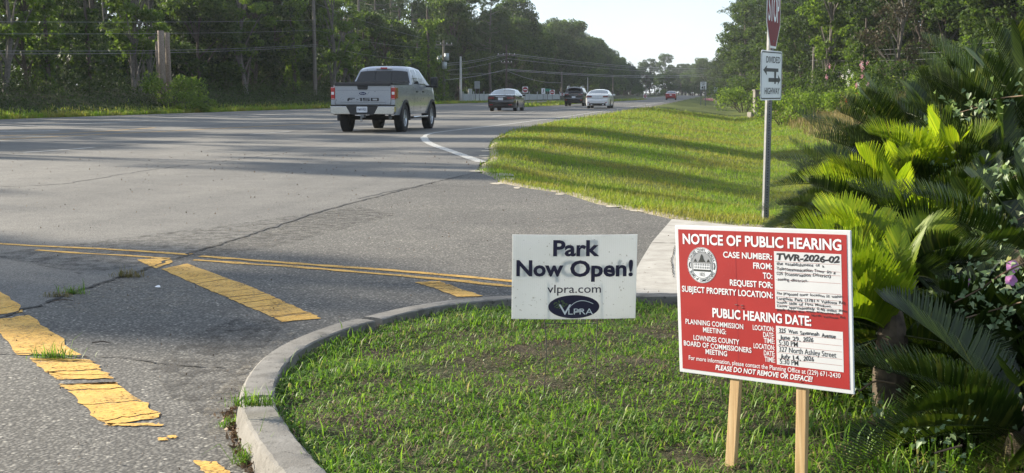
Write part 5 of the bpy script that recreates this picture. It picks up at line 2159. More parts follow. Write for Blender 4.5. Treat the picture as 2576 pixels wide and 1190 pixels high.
F += [(0, 1, o2 + 1, o2), (2 * nx, o2 + 2 * nx, o2 + 2 * nx + 1, 2 * nx + 1)]
pan = ob('panel', V, F, M['coroplast'], t)
M['navy'] = plain('navy_ink', (.018, .014, .045), .5, var=.05)
M['inkwhite'] = plain('white_ink', (.72, .73, .76), .5, var=.05)
M['limeink'] = plain('lime_ink', (.10, .14, .06), .5, var=.2, scale=60)
fx = lambda p: (p - 1442) / 311 * Wp
fz = lambda y: zc + (694 - y) / 213 * Hp


def bent(mb, dy, mir=False):
    mb.v = [((-1 if mir else 1) * x, bend(x) + dy + y, z) for x, y, z in mb.v]
    return mb


def park_text(mb, back=False):
    put_text(mb, "Park", fx(1387), fx(1502), fz(639), Hp * .175, 0, .030)
    put_text(mb, "Now", fx(1297), fx(1413), fz(690), Hp * .175, 0, .030)
    put_text(mb, "Open!", fx(1430), fx(1588), fz(691), Hp * .178, 0, .030)


b = MB()
park_text(b)
put_text(b, "vlpra.com", fx(1374), fx(1508), fz(733), Hp * .095, 0, .004)
bent(b, -.0012).build('lettering', M['navy'], pan)
b = MB()
park_text(b)
bent(b, .0052, True).build('back_lettering', M['navy'], pan)
b = MB()
b.flat(circle((1505 - 1377) / 2 / 311 * Wp, 48, fx(1441), fz(768.5), 29.5 / 213 * Hp), 0)
em = bent(b, -.0012).build('oval_emblem', M['navy'], pan)
b = MB()
put_text(b, "V", fx(1403), fx(1434), fz(789), Hp * .125, 0, -.004)
put_text(b, "LPRA", fx(1427), fx(1489), fz(788), Hp * .070, 0, .0)
arc = [(fx(1427 + 62 * k / 20), fz(776 - 22 * math.sin(math.pi * (k / 20) ** .75 * .80) - k * .1)) for k in range(21)]
for (xa, za), (xb, zb2) in zip(arc[:-1], arc[1:]):
    b.flat([(xa, za - .0012), (xb, zb2 - .0012), (xb, zb2 + .0012), (xa, za + .0012)], 0)
bent(b, -.0022).build('emblem_lettering', M['inkwhite'], em)
b = MB()
rg = np.random.default_rng(3)
for k in range(46):
    a, r = rg.uniform(0, 6.28), math.sqrt(rg.random())
    b.flat(circle(.0026, 7, fx(1407 + 17 * r * math.cos(a)), fz(762 - 10 * r * math.sin(a))), 0)
bent(b, -.0020).build('emblem_leaves', M['limeink'], em)
b = MB()
gz = zc - Hp / 2
xl, xr = fx(1369), fx(1502)
zz = lambda y: P(1440, y, DP).z - zi
b.tube([(xl, .002, gz + .14), (xl, .004, gz), (xl + .008, -.01, gz - .1), (xl - .004, -.03, -.06)], .0017, 6)
b.tube([(xr, .002, gz + .14), (xr, .004, gz), (xr - .003, -.01, gz - .1), (xr - .006, -.03, -.06)], .0017, 6)
b.tube([(xl, .004, zz(812)), (xr, .004, zz(812))], .0015, 6)
b.build('wire_leg', M['dark_wire'], t)

# ------------------------------------------------------------------ notice sign
HS = .457
DL, DR_ = 3.985, 3.55
TL, TR, BR, BL = P(1704, 567, DL), P(2145, 580, DR_), P(2143, 992, DR_), P(1704, 934, DL)
cn_ = (TL + TR + BL + BR) / 4
rv = ((TR - TL) + (BR - BL)) / 2
Wn = rv.length
uv_ = ((TL - BL) + (TR - BR)) / 2
Hn = uv_.length
rv.normalize()
nv = uv_.normalized().cross(rv)
nv.normalize()
uv_ = rv.cross(nv) * -1 if rv.cross(nv).z < 0 else rv.cross(nv)
zi = float(island_z(np.array([cn_.x]), np.array([cn_.y]))[0])
t = thing('notice_sign', 'red and white notice of public hearing sign on two wooden stakes', 'notice sign', (cn_.x, cn_.y, zi))
yv = uv_.cross(rv)
Mr = Matrix((rv, yv, uv_)).transposed()
t.rotation_euler = Mr.to_euler()
zc = (cn_.z - zi)
cn_local = Mr.transposed() @ Vector((0, 0, zc))
ox, oy, oz = cn_local
# homography from the measured enlargement to sign coordinates (0..1)
src = np.array([(1133, 45), (2253, 88), (2245, 1130), (1137, 975)], float)
dst = np.array([(0, 0), (1, 0), (1, 1), (0, 1)], float)
Aa = []
for (x, y), (u, v) in zip(src, dst):
    Aa += [[x, y, 1, 0, 0, 0, -u * x, -u * y], [0, 0, 0, x, y, 1, -v * x, -v * y]]
Hm = np.append(np.linalg.solve(np.array(Aa), dst.ravel()), 1).reshape(3, 3)


def N_(x, y):
    p = Hm @ np.array([x, y, 1.0])
    return (p[0] / p[2] - .5) * Wn + ox, (.5 - p[1] / p[2]) * Hn + oz


def sbox(b, x0, y0, x1, y1, y):
    b.flat([(x0, y0), (x1, y0), (x1, y1), (x0, y1)], y)


q = NT('notice_white_plastic')
cc = q.ramp(q.noise(6, 4, q.pos(True)), [(.3, (.70, .71, .73)), (.7, (.78, .79, .81))])
q.set(color=cc, rough=.42)
q.translucent(cc, .18)
M['notice_white'] = q.m
q = NT('notice_red_ink')
cc = q.ramp(q.noise(7, 5, q.pos(True)), [(.3, (.36, .026, .026)), (.7, (.43, .034, .032))])
cc = q.mix(q.ramp(q.noise(150, 2, q.pos(True)), [(.74, 0), (.78, .6)]), cc, (.6, .42, .42))
q.set(color=cc, rough=.42)
q.translucent(cc, .10)
M['notice_red'] = q.m
M['ruleink'] = plain('rule_line', (.42, .20, .18), .5)
M['pen'] = plain('marker_pen', (.014, .014, .02), .5)
M['sealink'] = plain('seal_ink', (.025, .03, .03), .5)
M['sealgrey'] = plain('seal_grey', (.30, .31, .33), .5)
Y0 = oy
b = MB()
b.box((ox, Y0 + .003, oz), (Wn, .006, Hn), 0, .0015)
pan = b.build('panel', M['notice_white'], t)
b = MB()
mrg = .0125
sbox(b, ox - Wn / 2 + mrg, oz - Hn / 2 + mrg, ox + Wn / 2 - mrg, oz + Hn / 2 - mrg, Y0 - .0008)
fld = b.build('red_field', M['notice_red'], pan)
b = MB()
foldx = N_(1515, 500)[0]
sbox(b, foldx - .0008, oz - Hn / 2 + mrg, foldx + .0008, oz + Hn / 2 - mrg, Y0 - .0011)
b.build('fold_line', M['signred'], fld)


def nt_(b, s, xa, ya, xb, yb, capz, bold=.02, shear=0.0, jit=0.0):
    """text whose baseline-middle runs from (xa, ya) to (xb, yb) in the enlargement, capital height capz there"""
    u0, v0 = N_(xa, ya)
    u1, v1 = N_(xb, yb)
    m = N_((xa + xb) / 2, (ya + yb) / 2 - capz / 2)[1] - N_((xa + xb) / 2, (ya + yb) / 2 + capz / 2)[1]
    put_text(b, s, u0, u1, (v0 + v1) / 2 - m / 2, m, Y0 - .0016, bold, shear, 0, jit)


b = MB()
nt_(b, "NOTICE OF PUBLIC HEARING", 1182, 132, 2194, 178, 64, .028)
for s_, xa, ya, xb, yb, cz in [("CASE NUMBER:", 1437, 236, 1748, 248, 37), ("FROM:", 1627, 306, 1747, 311, 37), ("TO:", 1687, 370, 1747, 372, 37), ("REQUEST FOR:", 1475, 412, 1747, 430, 37), ("SUBJECT PROPERTY LOCATION:", 1168, 450, 1747, 492, 37)]:
    nt_(b, s_, xa, ya, xb, yb, cz, .022)
nt_(b, "PUBLIC HEARING DATE:", 1358, 606, 1987, 656, 56, .03)
for s_, xa, ya, xb, yb, cz in [("PLANNING COMMISSION", 1185, 659, 1552, 688, 31), ("MEETING:", 1295, 711, 1442, 722, 31), ("LOWNDES COUNTY", 1233, 763, 1524, 785, 31), ("BOARD OF COMMISSIONERS", 1170, 799, 1600, 836, 31), ("MEETING", 1307, 850, 1444, 861, 31),
                               ("LOCATION:", 1613, 698, 1748, 709, 31), ("DATE:", 1678, 744, 1748, 749, 31), ("TIME:", 1681, 781, 1749, 786, 31), ("LOCATION:", 1615, 815, 1749, 826, 31), ("DATE:", 1679, 861, 1749, 866, 31), ("TIME:", 1682, 900, 1750, 905, 31)]:
    nt_(b, s_, xa, ya, xb, yb, cz, .014)
nt_(b, "For more information, please contact the Planning Office at (229) 671-2430", 1199, 890, 2164, 1004, 28, .006)
nt_(b, "PLEASE DO NOT REMOVE OR DEFACE!", 1366, 950, 1986, 1028, 31, .024, .22)
b.build('lettering', M['inkwhite'], fld)
b = MB()
xl, xr = N_(1761, 400)[0], N_(2189, 400)[0]
box1 = (N_(1761, 215)[1], N_(1762, 580)[1])
box2 = (N_(1762, 688)[1], N_(1763, 934)[1])
for zt_, zb2 in (box1, box2): sbox(b, xl, zb2, xr, zt_, Y0 - .0012)
wb_ = b.build('white_box', M['notice_white'], fld)
b = MB()
for y in (280, 325, 348, 395, 462, 502, 528, 554): sbox(b, xl + .004, N_(1770, y)[1] - .0005, xr - .004, N_(1770, y)[1] + .0005, Y0 - .0015)
for y in (735, 775, 812, 857, 896): sbox(b, xl + .004, N_(1770, y)[1] - .0005, xr - .004, N_(1770, y)[1] + .0005, Y0 - .0015)
b.build('rule_lines', M['ruleink'], wb_)
b = MB()
for s_, xa, ya, xb, yb, cz, bo in [("TWR-2026-02", 1778, 248, 2180, 270, 38, .030), ("the establishment of a", 1776, 292, 2080, 310, 20, .0), ("Telecommunication Tower in a", 1776, 326, 2150, 350, 20, .0), ("CON (conservation District)", 1776, 356, 2120, 375, 20, .0), ("zoning district.", 1780, 390, 1976, 404, 20, .0),
                                   ("The proposed tower location is within", 1770, 480, 2190, 508, 18, .0), ("Langdale Park (3781 N Valdosta Rd)", 1770, 514, 2206, 548, 18, .0), ("south side of Hyta Meadows.", 1770, 540, 2118, 565, 18, .0), ("Drive approximately 0.40 miles into", 1772, 562, 2215, 598, 18, .0), ("park from the main entrance on", 1770, 586, 2170, 615, 16, .0), ("North Valdosta Rd.", 1990, 624, 2208, 642, 14, .0),
                                   ("325 West Savannah Avenue", 1778, 716, 2140, 758, 26, .006), ("June 29, 2026", 1782, 762, 1996, 780, 26, .006), ("July 14, 2026", 1780, 882, 1996, 902, 26, .006)]:
    wds = s_.split(' ')
    tot = sum(len(w) + 1.0 for w in wds) - 1
    pos = 0.0
    for w_i in wds:
        f0, f1 = pos / tot, (pos + len(w_i)) / tot
        pos += len(w_i) + 1.0
        j0, j1 = random.uniform(-2.2, 2.2), random.uniform(-2.2, 2.2)
        nt_(b, w_i, xa + (xb - xa) * f0, ya + (yb - ya) * f0 + j0, xa + (xb - xa) * f1, ya + (yb - ya) * f1 + j1, cz * random.uniform(.85, 1.1), bo + .012, random.uniform(-.05, .16), .0008)
b.build('handwriting', M['pen'], wb_)
b = MB()
for s_, xa, ya, xb, yb, cz in [("5:30 PM", 1776, 797, 1896, 806, 32), ("327 North Ashley Street", 1776, 836, 2140, 876, 34), ("5:30 PM", 1778, 914, 1896, 926, 32)]:
    nt_(b, s_, xa, ya, xb, yb, cz, .004)
b.build('typed_lines', M['black'], wb_)
b = MB()
for xa, ya, an in ((1512, 552, .1), (1548, 556, 1.5), (1550, 572, 1.4), (1930, 680, .1), (1912, 1044, .1)):
    u_, v_ = N_(xa, ya)
    b.box((u_, Y0 - .002, v_), (.009, .0016, .0016), 0)
b.build('staple', M['chrome'], pan)
# round seal
sx_, sz_ = N_(1300, 300)
rs = (N_(1394, 304)[0] - N_(1206, 296)[0]) / 2
b = MB()
b.flat(circle(rs, 48, sx_, sz_), Y0 - .0012)
sl = b.build('seal', M['inkwhite'], fld)
b = MB()
for ra, rb in ((.985, .965), (.74, .715)):
    o_, i_ = circle(rs * ra, 48, sx_, sz_), circle(rs * rb, 48, sx_, sz_)
    V = [(x, Y0 - .0016, z) for x, z in o_] + [(x, Y0 - .0016, z) for x, z in i_]
    b.add(V, [(k, (k + 1) % 48, 48 + (k + 1) % 48, 48 + k) for k in range(48)])


def ring_text(s, r, a0, a1, cap, inward=False):
    n = len(s)
    for k, ch in enumerate(s):
        if ch == ' ': continue
        a = R(a0 + (a1 - a0) * (k + .5) / n)
        m = MB()
        put_text(m, ch, -cap * (.36 if ch not in 'I1' else .08), cap * (.36 if ch not in 'I1' else .08), -cap / 2, cap, 0, .01)
        ro = a - math.pi / 2 if not inward else a + math.pi / 2
        V = [(sx_ + r * math.cos(a) + x * math.cos(ro) - z * math.sin(ro), Y0 - .0016, sz_ + r * math.sin(a) + x * math.sin(ro) + z * math.cos(ro)) for x, _, z in m.v]
        b.add(V, m.f)


ring_text("LOWNDES COUNTY, GEORGIA", rs * .845, 163, 17, rs * .15)
ring_text("BOARD of COMMISSIONERS", rs * .845, 205, 335, rs * .15, True)
for sx in (-1, 1):
    for k in range(5):
        b.flat(circle(rs * .045, 8, sx_ + sx * rs * (.86 - .012 * (k - 2) ** 2), sz_ + rs * (-.02 + (k - 2) * .075), rs * .05), Y0 - .0016)
put_text(b, "1825", sx_ - rs * .17, sx_ + rs * .17, sz_ - rs * .60, rs * .19, Y0 - .0019, .0)
for i in range(9):
    for zz_ in (.02, -.14): sbox(b, sx_ + rs * (-.49 + i * .118), sz_ + rs * zz_ - rs * .045, sx_ + rs * (-.45 + i * .118), sz_ + rs * (zz_ + .07), Y0 - .0022)
sbox(b, sx_ - rs * .60, sz_ - rs * .34, sx_ + rs * .60, sz_ - rs * .24, Y0 - .0019)
sbox(b, sx_ - rs * .58, sz_ + rs * .115, sx_ + rs * .58, sz_ + rs * .145, Y0 - .0022)
b.build('seal_lettering', M['sealink'], sl)
b = MB()
b.flat([(x, z) for x, z in circle(rs * .71, 40, sx_, sz_) if z > sz_ - rs * .3], Y0 - .0014)
b.build('seal_sky', M['sealgrey'], sl)
b = MB()
sbox(b, sx_ - rs * .56, sz_ - rs * .24, sx_ + rs * .56, sz_ + rs * .16, Y0 - .0018)
b.build('courthouse', M['inkwhite'], sl)
b = MB()
b.flat([(sx_ - rs * .26, sz_ + rs * .16), (sx_ + rs * .26, sz_ + rs * .16), (sx_ + rs * .13, sz_ + rs * .34), (sx_ + rs * .09, sz_ + rs * .50), (sx_, sz_ + rs * .62), (sx_ - rs * .09, sz_ + rs * .50), (sx_ - rs * .13, sz_ + rs * .34)], Y0 - .0018)
for sx in (-.44, .44): b.flat([(sx_ + rs * (sx - .13), sz_ + rs * .16), (sx_ + rs * (sx + .13), sz_ + rs * .16), (sx_ + rs * sx, sz_ + rs * .36)], Y0 - .0018)
b.build('courthouse_roof', M['sealink'], sl)
# stakes
q = NT('raw_pine_stake')
gr_ = q.noise(9, 5, q.pos(True), stretch=(9, 9, .35), dist=.6)
q.set(color=q.ramp(gr_, [(.3, (.36, .22, .10)), (.5, (.50, .33, .16)), (.7, (.58, .41, .22))]), rough=.8)
q.bump(gr_, .25, .004)
M['wood'] = q.m
inv = Mr.transposed()
for pxt, pyt, pxb, pyb in ((1852, 965, 1835, 1172), (2020, 985, 2017, 1215)):
    f = (pxt - 1704) / 441
    Dm = DL + (DR_ - DL) * (f * DL / (f * DL + (1 - f) * DR_)) + .016
    a, e = P(pxt - (2 if pxt < 1900 else 0), pyt, Dm), P(pxb, pyb, Dm)
    a = a + (a - e).normalized() * .30
    e.z = zi - .12
    a_l, e_l = inv @ (a - t.location), inv @ (e - t.location)
    ax = (a_l - e_l).normalized()
    sxv = Vector((1, 0, 0)) - ax * ax.x
    sxv.normalize()
    syv = ax.cross(sxv)
    V = []
    for p in (e_l, a_l):
        for du, dv in ((-1, -1), (1, -1), (1, 1), (-1, 1)):
            V.append(p + sxv * du * .0175 + syv * dv * .009)
    o = ob('stake', V, [(0, 1, 2, 3), (7, 6, 5, 4), (0, 4, 5, 1), (1, 5, 6, 2), (2, 6, 7, 3), (3, 7, 4, 0)], M['wood'], t)
    o.modifiers.new('bevel', 'BEVEL').width = .002

# ------------------------------------------------------------------ sago palms
M['frond'] = leaf('sago_frond', [(0, (.010, .022, .005)), (.5, (.020, .038, .008)), (.9, (.042, .066, .013)), (1, (.08, .09, .022))], .24, (2.4, 2.4, .8), .32, .45)
M['youngfrond'] = leaf('young_sago_frond', [(0, (.12, .185, .012)), (.6, (.18, .25, .016)), (1, (.25, .29, .024))], .55, (1.7, 1.7, .8), .4, .35)
M['deadfrond'] = leaf('dead_frond', [(0, (.13, .065, .025)), (1, (.27, .14, .055))], .3)
M['sagotrunk'] = plain('sago_trunk', (.07, .052, .035), .95, var=.5, scale=30)


def frond(rg, az, el, Lf, droop, n=58, lw=.0085, ll=.15, vee=.55):
    """returns verts, quads of one feather frond rooted at the origin"""
    k = n
    u = np.linspace(0, 1, k)
    e = el - droop * u ** 1.35
    dl = Lf / k
    px_ = np.cumsum(np.cos(e) * dl)
    pz_ = np.cumsum(np.sin(e) * dl)
    tw = rg.normal(0, .12)
    rad_ = np.array([math.cos(az), math.sin(az), 0])
    lat = np.array([-math.sin(az), math.cos(az), 0])
    upv = np.array([0, 0, 1.0])
    Pc = rad_ * px_[:, None] + upv * pz_[:, None] + lat * (tw * u ** 2 * Lf)[:, None]
    T = rad_ * np.cos(e)[:, None] + upv * np.sin(e)[:, None]
    Nn = -rad_ * np.sin(e)[:, None] + upv * np.cos(e)[:, None]
    V, F = [], []
    ok_ = u > .12
    sh = np.clip(np.minimum((u - .05) / .22, 1), 0, 1) * (1 - .55 * np.clip((u - .72) / .28, 0, 1) ** 1.6)
    for sgn in (-1, 1):
        fwd = .35 + .75 * u ** 2 + rg.normal(0, .04, k)
        d = lat * sgn * math.cos(vee) + Nn * math.sin(vee) + T * fwd[:, None]
        d /= np.linalg.norm(d, axis=1)[:, None]
        l = ll * sh * rg.uniform(.92, 1.06, k)
        w = np.cross(d, Nn)
        w /= np.linalg.norm(w, axis=1)[:, None] + 1e-9
        w *= lw / 2
        a = Pc
        m_ = a + d * (l * .6)[:, None]
        tip = m_ + (d + T * .12 + Nn * .04) * (l * .4)[:, None]
        pts = np.stack([a - w * .7, a + w * .7, m_ - w, m_ + w, tip - w * .15, tip + w * .15], 1)[ok_]
        base = sum(len(v) for v in V)
        V.append(pts.reshape(-1, 3))
        nn = len(pts)
        i0 = np.arange(nn)[:, None] * 6 + base
        F.append(np.concatenate([i0 + np.array([0, 1, 3, 2]), i0 + np.array([2, 3, 5, 4])]))
    # midrib
    w = lat * .006
    base = sum(len(v) for v in V)
    ns_ = len(Pc)
    tap = (1 - .8 * u)[:, None]
    V.append(np.concatenate([Pc - w * tap, Pc + w * tap, Pc - Nn * .008 * tap]))
    i0 = np.arange(ns_ - 1)[:, None] + base
    F.append(np.concatenate([i0 + np.array([0, ns_, ns_ + 1, 1]), i0 + np.array([ns_, 2 * ns_, 2 * ns_ + 1, ns_ + 1]), i0 + np.array([2 * ns_, 0, 1, 2 * ns_ + 1])]))
    return np.concatenate(V), np.concatenate(F)


def many(rg, specs):
    V, F = [], []
    base = 0
    for sp in specs:
        v, f = frond(rg, *sp[:4], **(sp[4] if len(sp) > 4 else {}))
        V.append(v)
        F.append(f + base)
        base += len(v)
    return np.concatenate(V), np.concatenate(F)


def sago(px, py, D, sc, label, nold=46, nyoung=12, seed=0, dead=0, young_az=None, old_el=(-.25, 1.2)):
    """crown heart seen at display (px, py) at distance D"""
    rg = np.random.default_rng(seed)
    p = P(px, py, D)
    zg = max(tz(p.x, p.y), .02)
    t = thing('sago_palm', label, 'sago palm', (p.x, p.y, zg))
    hh = max(.12, p.z - zg)
    sp = []
    nold = int(nold * .8)
    for i in range(nold):
        v = (i + rg.random()) / nold
        sp.append((rg.uniform(0, 6.283), old_el[0] + (old_el[1] - old_el[0]) * v + rg.normal(0, .08), sc * rg.uniform(.85, 1.15), rg.uniform(.30, .80) * (1.15 - .5 * v), dict(ll=.10 + .05 * sc, lw=.0105, n=64, vee=.80)))
    V, F = many(rg, sp)
    V[:, 2] += hh
    mesh_np('fronds', V, F, M['frond'], t)
    if nyoung:
        sp = []
        for i in range(nyoung):
            az = rg.uniform(0, 6.283) if young_az is None else rg.normal(young_az, .9)
            sp.append((az, rg.uniform(.45, 1.3), sc * rg.uniform(.75, 1.0), rg.uniform(.5, 1.1), dict(ll=.12 + .06 * sc, lw=.0115, n=58, vee=.95)))
        V, F = many(rg, sp)
        V[:, 2] += hh
        mesh_np('young_fronds', V, F, M['youngfrond'], t)
    if dead:
        V, F = many(rg, [(rg.uniform(2.2, 4.6), -.35, sc * .8, .5, dict(ll=.11 * sc, lw=.008 * sc)) for i in range(dead)])
        V[:, 2] += hh
        mesh_np('dead_fronds', V, F, M['deadfrond'], t)
    b = MB()
    b.tube([(0, 0, -.2), (0, 0, hh * .5), (0, 0, hh), (0, 0, hh + .1)], [.14 * sc, .16 * sc, .13 * sc, .03], 12)
    b.build('trunk', M['sagotrunk'], t)
    return t


OLD = 'dark sago palm '
for i, (px, py, D, sc, no, ny, lab, kw) in enumerate([
        (2175, 570, 10.6, .80, 46, 0, 'sago palm nearest the stop sign post with dark fronds reaching left', dict(old_el=(-.3, 1.2))),
        (2150, 650, 10.0, .62, 40, 0, 'small low sago palm above the top right corner of the notice sign', dict(old_el=(-.2, 1.1))),
        (2190, 485, 10.2, .85, 48, 0, 'dark sago palm just below the flowering bush', dict(old_el=(-.3, 1.3))),
        (2195, 600, 9.4, .80, 48, 0, 'dark sago palm in the second rank left of the yellow fronds', dict(old_el=(-.4, 1.2))),
        (2290, 455, 9.6, .85, 48, 0, 'tall dark sago palm left of the vine wrapped pole', dict(old_el=(-.3, 1.45))),
        (2410, 445, 9.2, .88, 50, 0, 'tallest sago palm right under the vine wrapped pole', dict(old_el=(-.3, 1.45))),
        (2540, 460, 8.6, .88, 46, 0, 'tall sago palm by the right edge with pale upright fronds', dict(old_el=(-.3, 1.4))),
        (2650, 480, 7.6, .85, 46, 0, 'sago palm cut by the right edge with fronds arching into view', dict(old_el=(-.3, 1.2))),
        (2290, 560, 8.6, .78, 44, 0, 'dark sago palm behind the yellow lit fronds', dict(dead=2, old_el=(-.4, 1.2))),
        (2370, 500, 7.2, .64, 34, 11, 'sago palm with upright yellow lit new fronds under the vine', dict(old_el=(-.5, .8))),
        (2260, 590, 6.9, .60, 34, 9, 'sago palm with yellow green fronds fanned above the notice sign corner', dict(young_az=2.7, old_el=(-.5, .9))),
        (2440, 610, 7.6, .74, 44, 5, 'leafy dark sago palm half covered in vine at mid height', dict(dead=2, old_el=(-.5, 1.0))),
        (2560, 590, 7.0, .78, 46, 0, 'dark sago palm under the arching edge palm', dict(old_el=(-.5, 1.1))),
        (2245, 840, 4.55, .42, 12, 16, 'bright yellow green sago palm close behind the notice sign right edge', dict(young_az=2.6, old_el=(-.6, .7))),
        (2225, 715, 5.2, .46, 18, 13, 'yellow green sago palm just right of the words on the notice top', dict(young_az=2.4, old_el=(-.5, .8))),
        (2330, 690, 6.6, .66, 44, 4, 'sago palm in the middle of the bed right of the notice sign', dict(dead=2, old_el=(-.5, .9))),
        (2440, 650, 6.2, .68, 46, 0, 'dark sago palm above the purple flowers', dict(old_el=(-.5, .9))),
        (2600, 640, 5.6, .70, 44, 0, 'dark blue green sago palm with fronds pointing left above the purple flowers', dict(old_el=(-.4, .8))),
        (2400, 830, 5.8, .66, 46, 0, 'shaded sago palm left of the purple flowers', dict(dead=3, old_el=(-.6, .8))),
        (2360, 960, 5.2, .58, 40, 0, 'shaded sago palm low in the bed with brown dead fronds', dict(dead=7, old_el=(-.6, .7))),
        (2590, 860, 4.9, .66, 44, 0, 'dark sago palm below the purple flowers', dict(old_el=(-.5, .7))),
        (2610, 1000, 4.4, .66, 44, 0, 'dark sago palm with silvery fronds at the lower right edge', dict(old_el=(-.4, .6))),
        (2480, 1050, 4.7, .60, 40, 0, 'dark sago palm low and deep between the lower right palms', dict(old_el=(-.5, .7))),
        (2590, 395, 7.8, .85, 46, 0, 'tall dark sago palm behind the arching edge palm', dict(old_el=(-.2, 1.4), dead=2)),
        (2480, 420, 8.8, .85, 46, 0, 'dark sago palm between the tallest palm and the edge palms', dict(old_el=(-.2, 1.4), dead=2)),
        (2600, 1210, 3.9, .60, 42, 0, 'sago palm at the bottom right corner of the bed', dict(old_el=(-.4, .6)))]):
    sago(px, py, D, sc, lab, no, ny, 50 + i, **kw)

# climbing morning glory over the palms
M['vineleaf'] = leaf('vine_leaf', [(0, (.10, .16, .07)), (.5, (.15, .22, .10)), (.85, (.22, .29, .15)), (1, (.30, .30, .16))], .35, (1.4, 1.4, .9), .5, .4)
M['petal'] = leaf('purple_petal', [(0, (.50, .22, .46)), (1, (.60, .30, .56))], .45)
M['vinestem'] = plain('vine_stem', (.13, .085, .05), .8)


def heart(n, c, size, rg):
    """n heart shaped leaves round points c (n,3): six-sided with a notch"""
    a = rg.normal(size=(n, 3)) * np.array([1, .6, .8]) + np.array([-.3, -.5, -.6])
    a /= np.linalg.norm(a, axis=1)[:, None]
    nn = rg.normal(size=(n, 3)) * .7 + np.array([-.35, -.5, .8])
    b_ = np.cross(a, nn)
    b_ /= np.linalg.norm(b_, axis=1)[:, None]
    up_ = np.cross(b_, a)
    s = (size * rg.uniform(.6, 1.2, n))[:, None]
    sh = [(0, 0, 0), (-.22, .38, .10), (.18, .50, .14), (.62, .26, .06), (1.05, 0, -.10), (.62, -.26, .06), (.18, -.50, .14), (-.22, -.38, .10), (.35, 0, -.02)]
    V = np.stack([c + (a * x + b_ * y + up_ * z) * s for x, y, z in sh], 1).reshape(-1, 3)
    k = np.arange(n)[:, None] * 9
    F = np.concatenate([k + np.array(f) for f in ([0, 1, 2, 8], [8, 2, 3, 4], [8, 4, 5, 6], [0, 8, 6, 7])])
    return V, F


def vine(label, strands, n, size, flowers=(), seed=0, spread=.07):
    rg = np.random.default_rng(seed)
    p0 = P(*strands[0][0])
    t = thing('morning_glory_vine', label, 'vine', tuple(p0))
    b = MB()
    C_ = []
    for stn in strands:
        q_ = catmull(np.array([P(*a) for a in stn]), 8)
        b.tube([Vector(v) - p0 for v in q_], .0035, 5)
        k = rg.integers(0, len(q_), max(4, int(n * len(q_) / sum(8 * len(s_) for s_ in strands))))
        C_.append(q_[k] + rg.normal(0, spread, (len(k), 3)))
    b.build('stem', M['vinestem'], t)
    c_ = np.concatenate(C_) - np.array(p0)
    V, F = heart(len(c_), c_, size, rg)
    mesh_np('leaves', V, F, M['vineleaf'], t)
    for px_, py_, D_, s_ in flowers:
        o = np.array(P(px_, py_, D_) - p0)
        V, F = [tuple(o + np.array([0, .035, .0]) * s_ / .03)], []
        n_ = 10
        ax = np.array([-.25, -.8, .35])
        ax /= np.linalg.norm(ax)
        u_ = np.cross(ax, [0, 0, 1.0])
        u_ /= np.linalg.norm(u_)
        w_2 = np.cross(u_, ax)
        for rr, dd in ((.25, .0), (1.0, .35)):
            for k in range(n_):
                a = 2 * math.pi * k / n_
                r_ = rr * s_ * (1.08 if k % 2 else .95)
                V.append(tuple(o + u_ * r_ * math.cos(a) + w_2 * r_ * math.sin(a) + ax * dd * s_))
        F = [(0, 1 + k, 1 + (k + 1) % n_) for k in range(n_)] + [(1 + k, 11 + k, 11 + (k + 1) % n_, 1 + (k + 1) % n_) for k in range(n_)]
        ob('flower', V, F, M['petal'], t, True)
    return t


vine('pale leaved vine trailing over the upper right sago palms', [[(2240, 440, 7.8), (2300, 400, 7.7), (2350, 330, 7.7), (2400, 290, 7.6), (2460, 270, 7.5)], [(2440, 270, 7.6), (2500, 250, 7.5), (2576, 240, 7.2)], [(2300, 400, 7.7), (2340, 430, 7.5), (2400, 470, 7.2)]], 300, .030, seed=1)
vine('vine leaves covering the yellow lit sago palm', [[(2300, 560, 7.0), (2350, 500, 7.0), (2390, 440, 7.0), (2420, 400, 7.1)], [(2330, 600, 6.7), (2400, 540, 6.7), (2450, 500, 6.7)], [(2270, 510, 7.1), (2340, 470, 7.1)]], 460, .030, seed=2, spread=.09)
vine('bright vine with pinkish leaves at the middle right edge', [[(2420, 580, 6.1), (2480, 520, 6.1), (2540, 470, 6.0), (2590, 400, 6.0)], [(2460, 600, 5.7), (2520, 570, 5.7), (2590, 540, 5.7)], [(2510, 470, 6.1), (2560, 440, 6.0)]], 420, .028, seed=3)
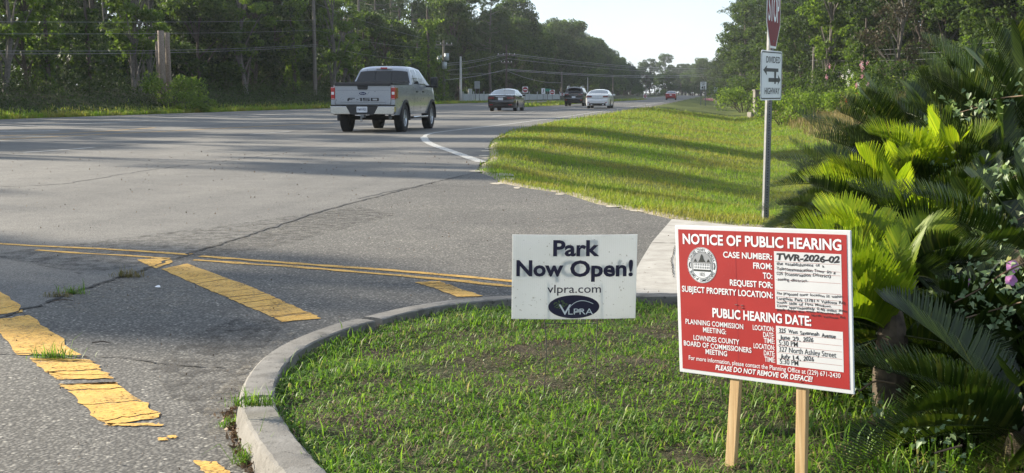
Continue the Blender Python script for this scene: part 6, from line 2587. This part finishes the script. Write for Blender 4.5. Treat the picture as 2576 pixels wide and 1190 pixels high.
vine('vine with purple trumpet flowers at the right edge', [[(2400, 760, 4.6), (2460, 730, 4.6), (2520, 690, 4.5), (2580, 660, 4.5)], [(2430, 800, 4.5), (2500, 780, 4.5), (2570, 760, 4.4)]], 300, .020, [(2547, 672, 4.7, .024), (2543, 706, 4.7, .022), (2436, 713, 4.8, .017)], 4)
vine('vine leaves hanging in the shaded middle of the palm bed', [[(2380, 790, 4.7), (2430, 830, 4.7), (2440, 880, 4.6), (2480, 930, 4.6)], [(2160, 985, 4.2), (2200, 960, 4.2), (2250, 965, 4.2)], [(2180, 1060, 4.1), (2220, 1075, 4.1)]], 160, .020, seed=5)
vine('small vine sprig low in front of the lower right palm', [[(2330, 1080, 3.9), (2390, 1050, 3.9), (2420, 1010, 3.9)], [(2350, 1140, 3.6), (2420, 1120, 3.6)]], 130, .018, seed=6)

# taller weeds and grass where the island meets the palms
N = 2600
u = RNG.random(N)
X = 1.15 + RNG.normal(0, .22, N) + u * .35
Y = 3.4 + u * 2.6 + RNG.normal(0, .2, N)
V, F = blades(np.stack([X, Y, island_z(X, Y) - .005], -1), RNG.gamma(7, .012, N), RNG.uniform(.004, .008, N), np.clip(RNG.normal(.75, .35, N), .1, 1.5))
tag(mesh_np('weed_grass', V, F, M['islandgrass']), kind='stuff')

# ------------------------------------------------------------------ air
for k_, o_ in PROTO.items():
    if k_ not in used:
        for ch in list(o_.children): bpy.data.objects.remove(ch)
        bpy.data.objects.remove(o_)
HAZE = 0.00020
if HAZE > 0:
    hz_ = bpy.data.materials.new('haze')
    hz_.use_nodes = True
    n_ = hz_.node_tree.nodes
    n_.remove(n_['Principled BSDF'])
    pv = n_.new('ShaderNodeVolumePrincipled')
    pv.inputs['Color'].default_value = (.80, .86, .92, 1)
    pv.inputs['Density'].default_value = HAZE
    pv.inputs['Anisotropy'].default_value = .3
    hz_.node_tree.links.new(pv.outputs[0], n_['Material Output'].inputs['Volume'])
    b = MB()
    b.box((0, 0, 15), (6600, 6600, 36))
    tag(b.build('haze', hz_), kind='stuff')
